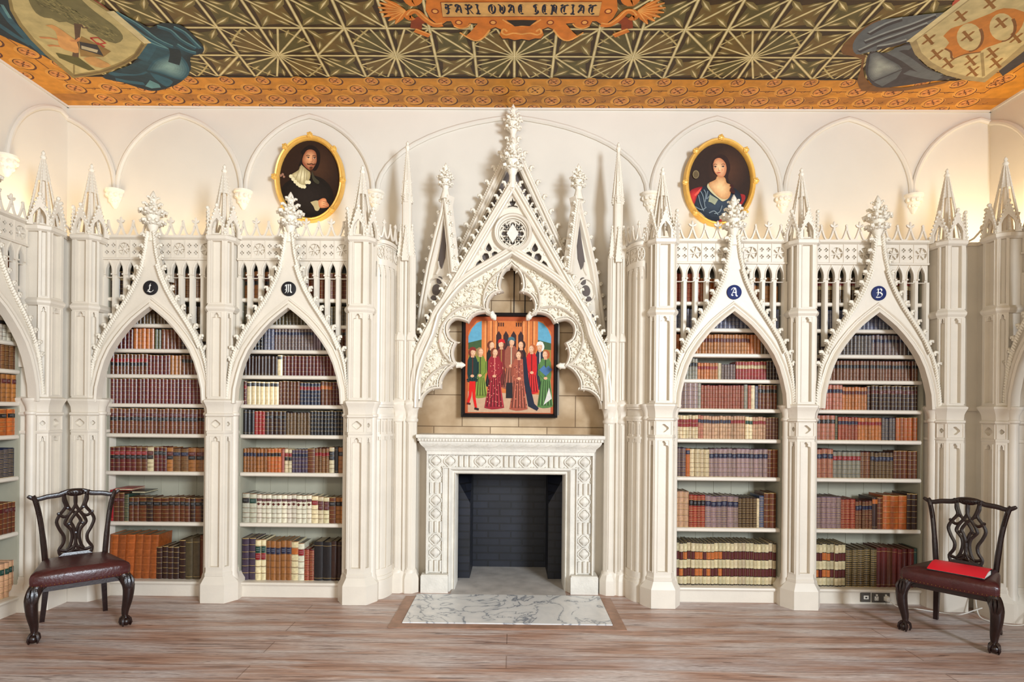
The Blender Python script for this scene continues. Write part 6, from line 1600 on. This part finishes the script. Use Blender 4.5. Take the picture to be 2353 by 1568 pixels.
    for (x, y) in ((1113,318),(1367,348-28),(1190,400),(1290,400),(1240,470),(1180,280),(1300,280)):
        z = Sp([(x, y)])[0]; mb.blob((z[0], by(z[1])-.004, z[1]), .012, 6, 4)
    mb.build('splat', M['mahog'], r)
    mb = MB(); mb.loft([[(-.115,.19,.465),(.115,.19,.465),(.115,.222,.465),(-.115,.222,.465)],[(-.105,.195,.480),(.105,.195,.480),(.105,.22,.480),(-.105,.22,.480)],[(-.075,.20,.503),(.075,.20,.503),(.075,.218,.503),(-.075,.218,.503)]]); mb.build('splat_shoe', M['mahog'], r)
ch = thing('carved_chair', 'dark carved mahogany chair with maroon leather seat on the left, seat empty', 'chair', (-3.135,-.70,0), radians(41.5), 'carved mahogany chairs with leather seats')
chair_parts(ch)
dup(ch, (3.270,-.665,0), radians(-50.5), 'dark carved mahogany chair with maroon leather seat on the right, holding a red folder')
# red folder on the right chair
fo = thing('ring_folder', 'bright red ring folder lying on the leather seat of the right chair', 'folder', (3.195,-.785,.4835), radians(-50))
mb = MB(); rr = []
n = 10
prof = [(-.10+.20*t, .012+.034*sin(pi*t*.62)**1.0*(1 if t < .8 else 1)) for t in [i/n for i in range(n+1)]]
for x in (-.165, .165): rr.append([(x, y, z) for y, z in prof]+[(x, y, z-.003) for y, z in prof[::-1]])
mb.loft(rr); mb.build('front_cover', M['redcard'], fo)
mb = MB(); mb.box(-.165,.165,-.10,.10,0,.004); mb.box(-.165,.165,.097,.101,.0,.040); mb.build('back_cover', M['black'], fo)
mb = MB()
for k in range(5): 
    mb.box(-.155,.160,-.088,.094,.0045+k*.005,.0085+k*.005) if k < 2 else mb.box(-.155,.160,-.05+.02*k,.094,.0045+k*.005,.0085+k*.005)
mb.build('paper_sheets', M['paper'], fo, 'flat')

# ================================================================ sockets, plug and cord on the plinth of case B
def plate_thing(name, lab, x, z, w_, h, cat):
    r = thing(name, lab, cat, (x, -.0135, z)); mb = MB(); mb.sweep([(-w_/2,-h/2),(w_/2,-h/2),(w_/2,h/2),(-w_/2,h/2)], [(-.001,.012),(-.001,.0),(.004,-.003)], 0, closed=True); mb.box(-w_/2+.003,w_/2-.003,-.003,.010,-h/2+.003,h/2-.003); mb.build('face_plate', M['steel'], r); return r
M['plinthw'] = M['white']
sk = plate_thing('data_socket', 'small dark metal socket plate with one white module under case B', 3.000, .061, .078, .078, 'socket')
mb = MB(); mb.box(-.020,.020,-.006,0,-.015,.015); mb.build('module', M['white'], sk, 'flat')
mb = MB(); mb.box(-.008,.008,-.0075,-.005,-.007,.005); mb.build('port', M['black'], sk, 'flat')
sk = plate_thing('power_socket', 'double power socket plate with a white plug in its right outlet', 3.128, .058, .142, .078, 'socket')
for sx in (-.040, .036):
    mb = MB(); mb.box(sx-.016,sx+.016,-.0045,0,-.022,.012); mb.build('outlet', M['white'], sk, 'flat')
    mb = MB(); mb.box(sx-.002,sx+.002,-.0055,-.004,.0,.009); mb.box(sx-.011,sx-.007,-.0055,-.004,-.014,-.008); mb.box(sx+.007,sx+.011,-.0055,-.004,-.014,-.008); mb.build('pin_slots', M['black'], sk, 'flat')
    mb = MB(); mb.box(sx-.007,sx+.007,-.009,0,.018,.030); mb.build('switch', M['white'], sk, 'flat')
pg = thing('power_plug', 'white power plug pushed into the double socket, trailing a white cord', 'plug', (3.172,-.0165,.052))
mb = MB(); mb.loft([[(cos(2*pi*k/12)*.024*q, y, sin(2*pi*k/12)*.026*q) for k in range(12)] for y, q in ((.004,1),(-.016,1),(-.030,.8),(-.034,.5))]); mb.build('plug_body', M['white'], pg)
mb = MB(); pth = smooth([(3.180,-.045,.040),(3.215,-.11,.012),(3.33,-.13,.008),(3.47,-.21,.007),(3.56,-.30,.02),(3.66,-.32,.06),(3.72,-.33,.085)], 6)
mb.tube(pth, .0045, 6); mb.build('cord', M['white'], None); tag(bpy.data.objects['cord'], 'white cord running from the plug behind the right chair legs', 'cord')
mb = MB(); pth = smooth([(3.735,-.24,.16),(3.70,-.32,.03),(3.72,-.40,.007),(3.80,-.48,.007),(3.88,-.53,.03),(3.93,-.55,.09),(3.99,-.56,.14)], 6)
mb.tube(pth, .0045, 6); o = mb.build('cord', M['white'], None); tag(o, 'white cord looping from the corner to the right side bookcase', 'cord')
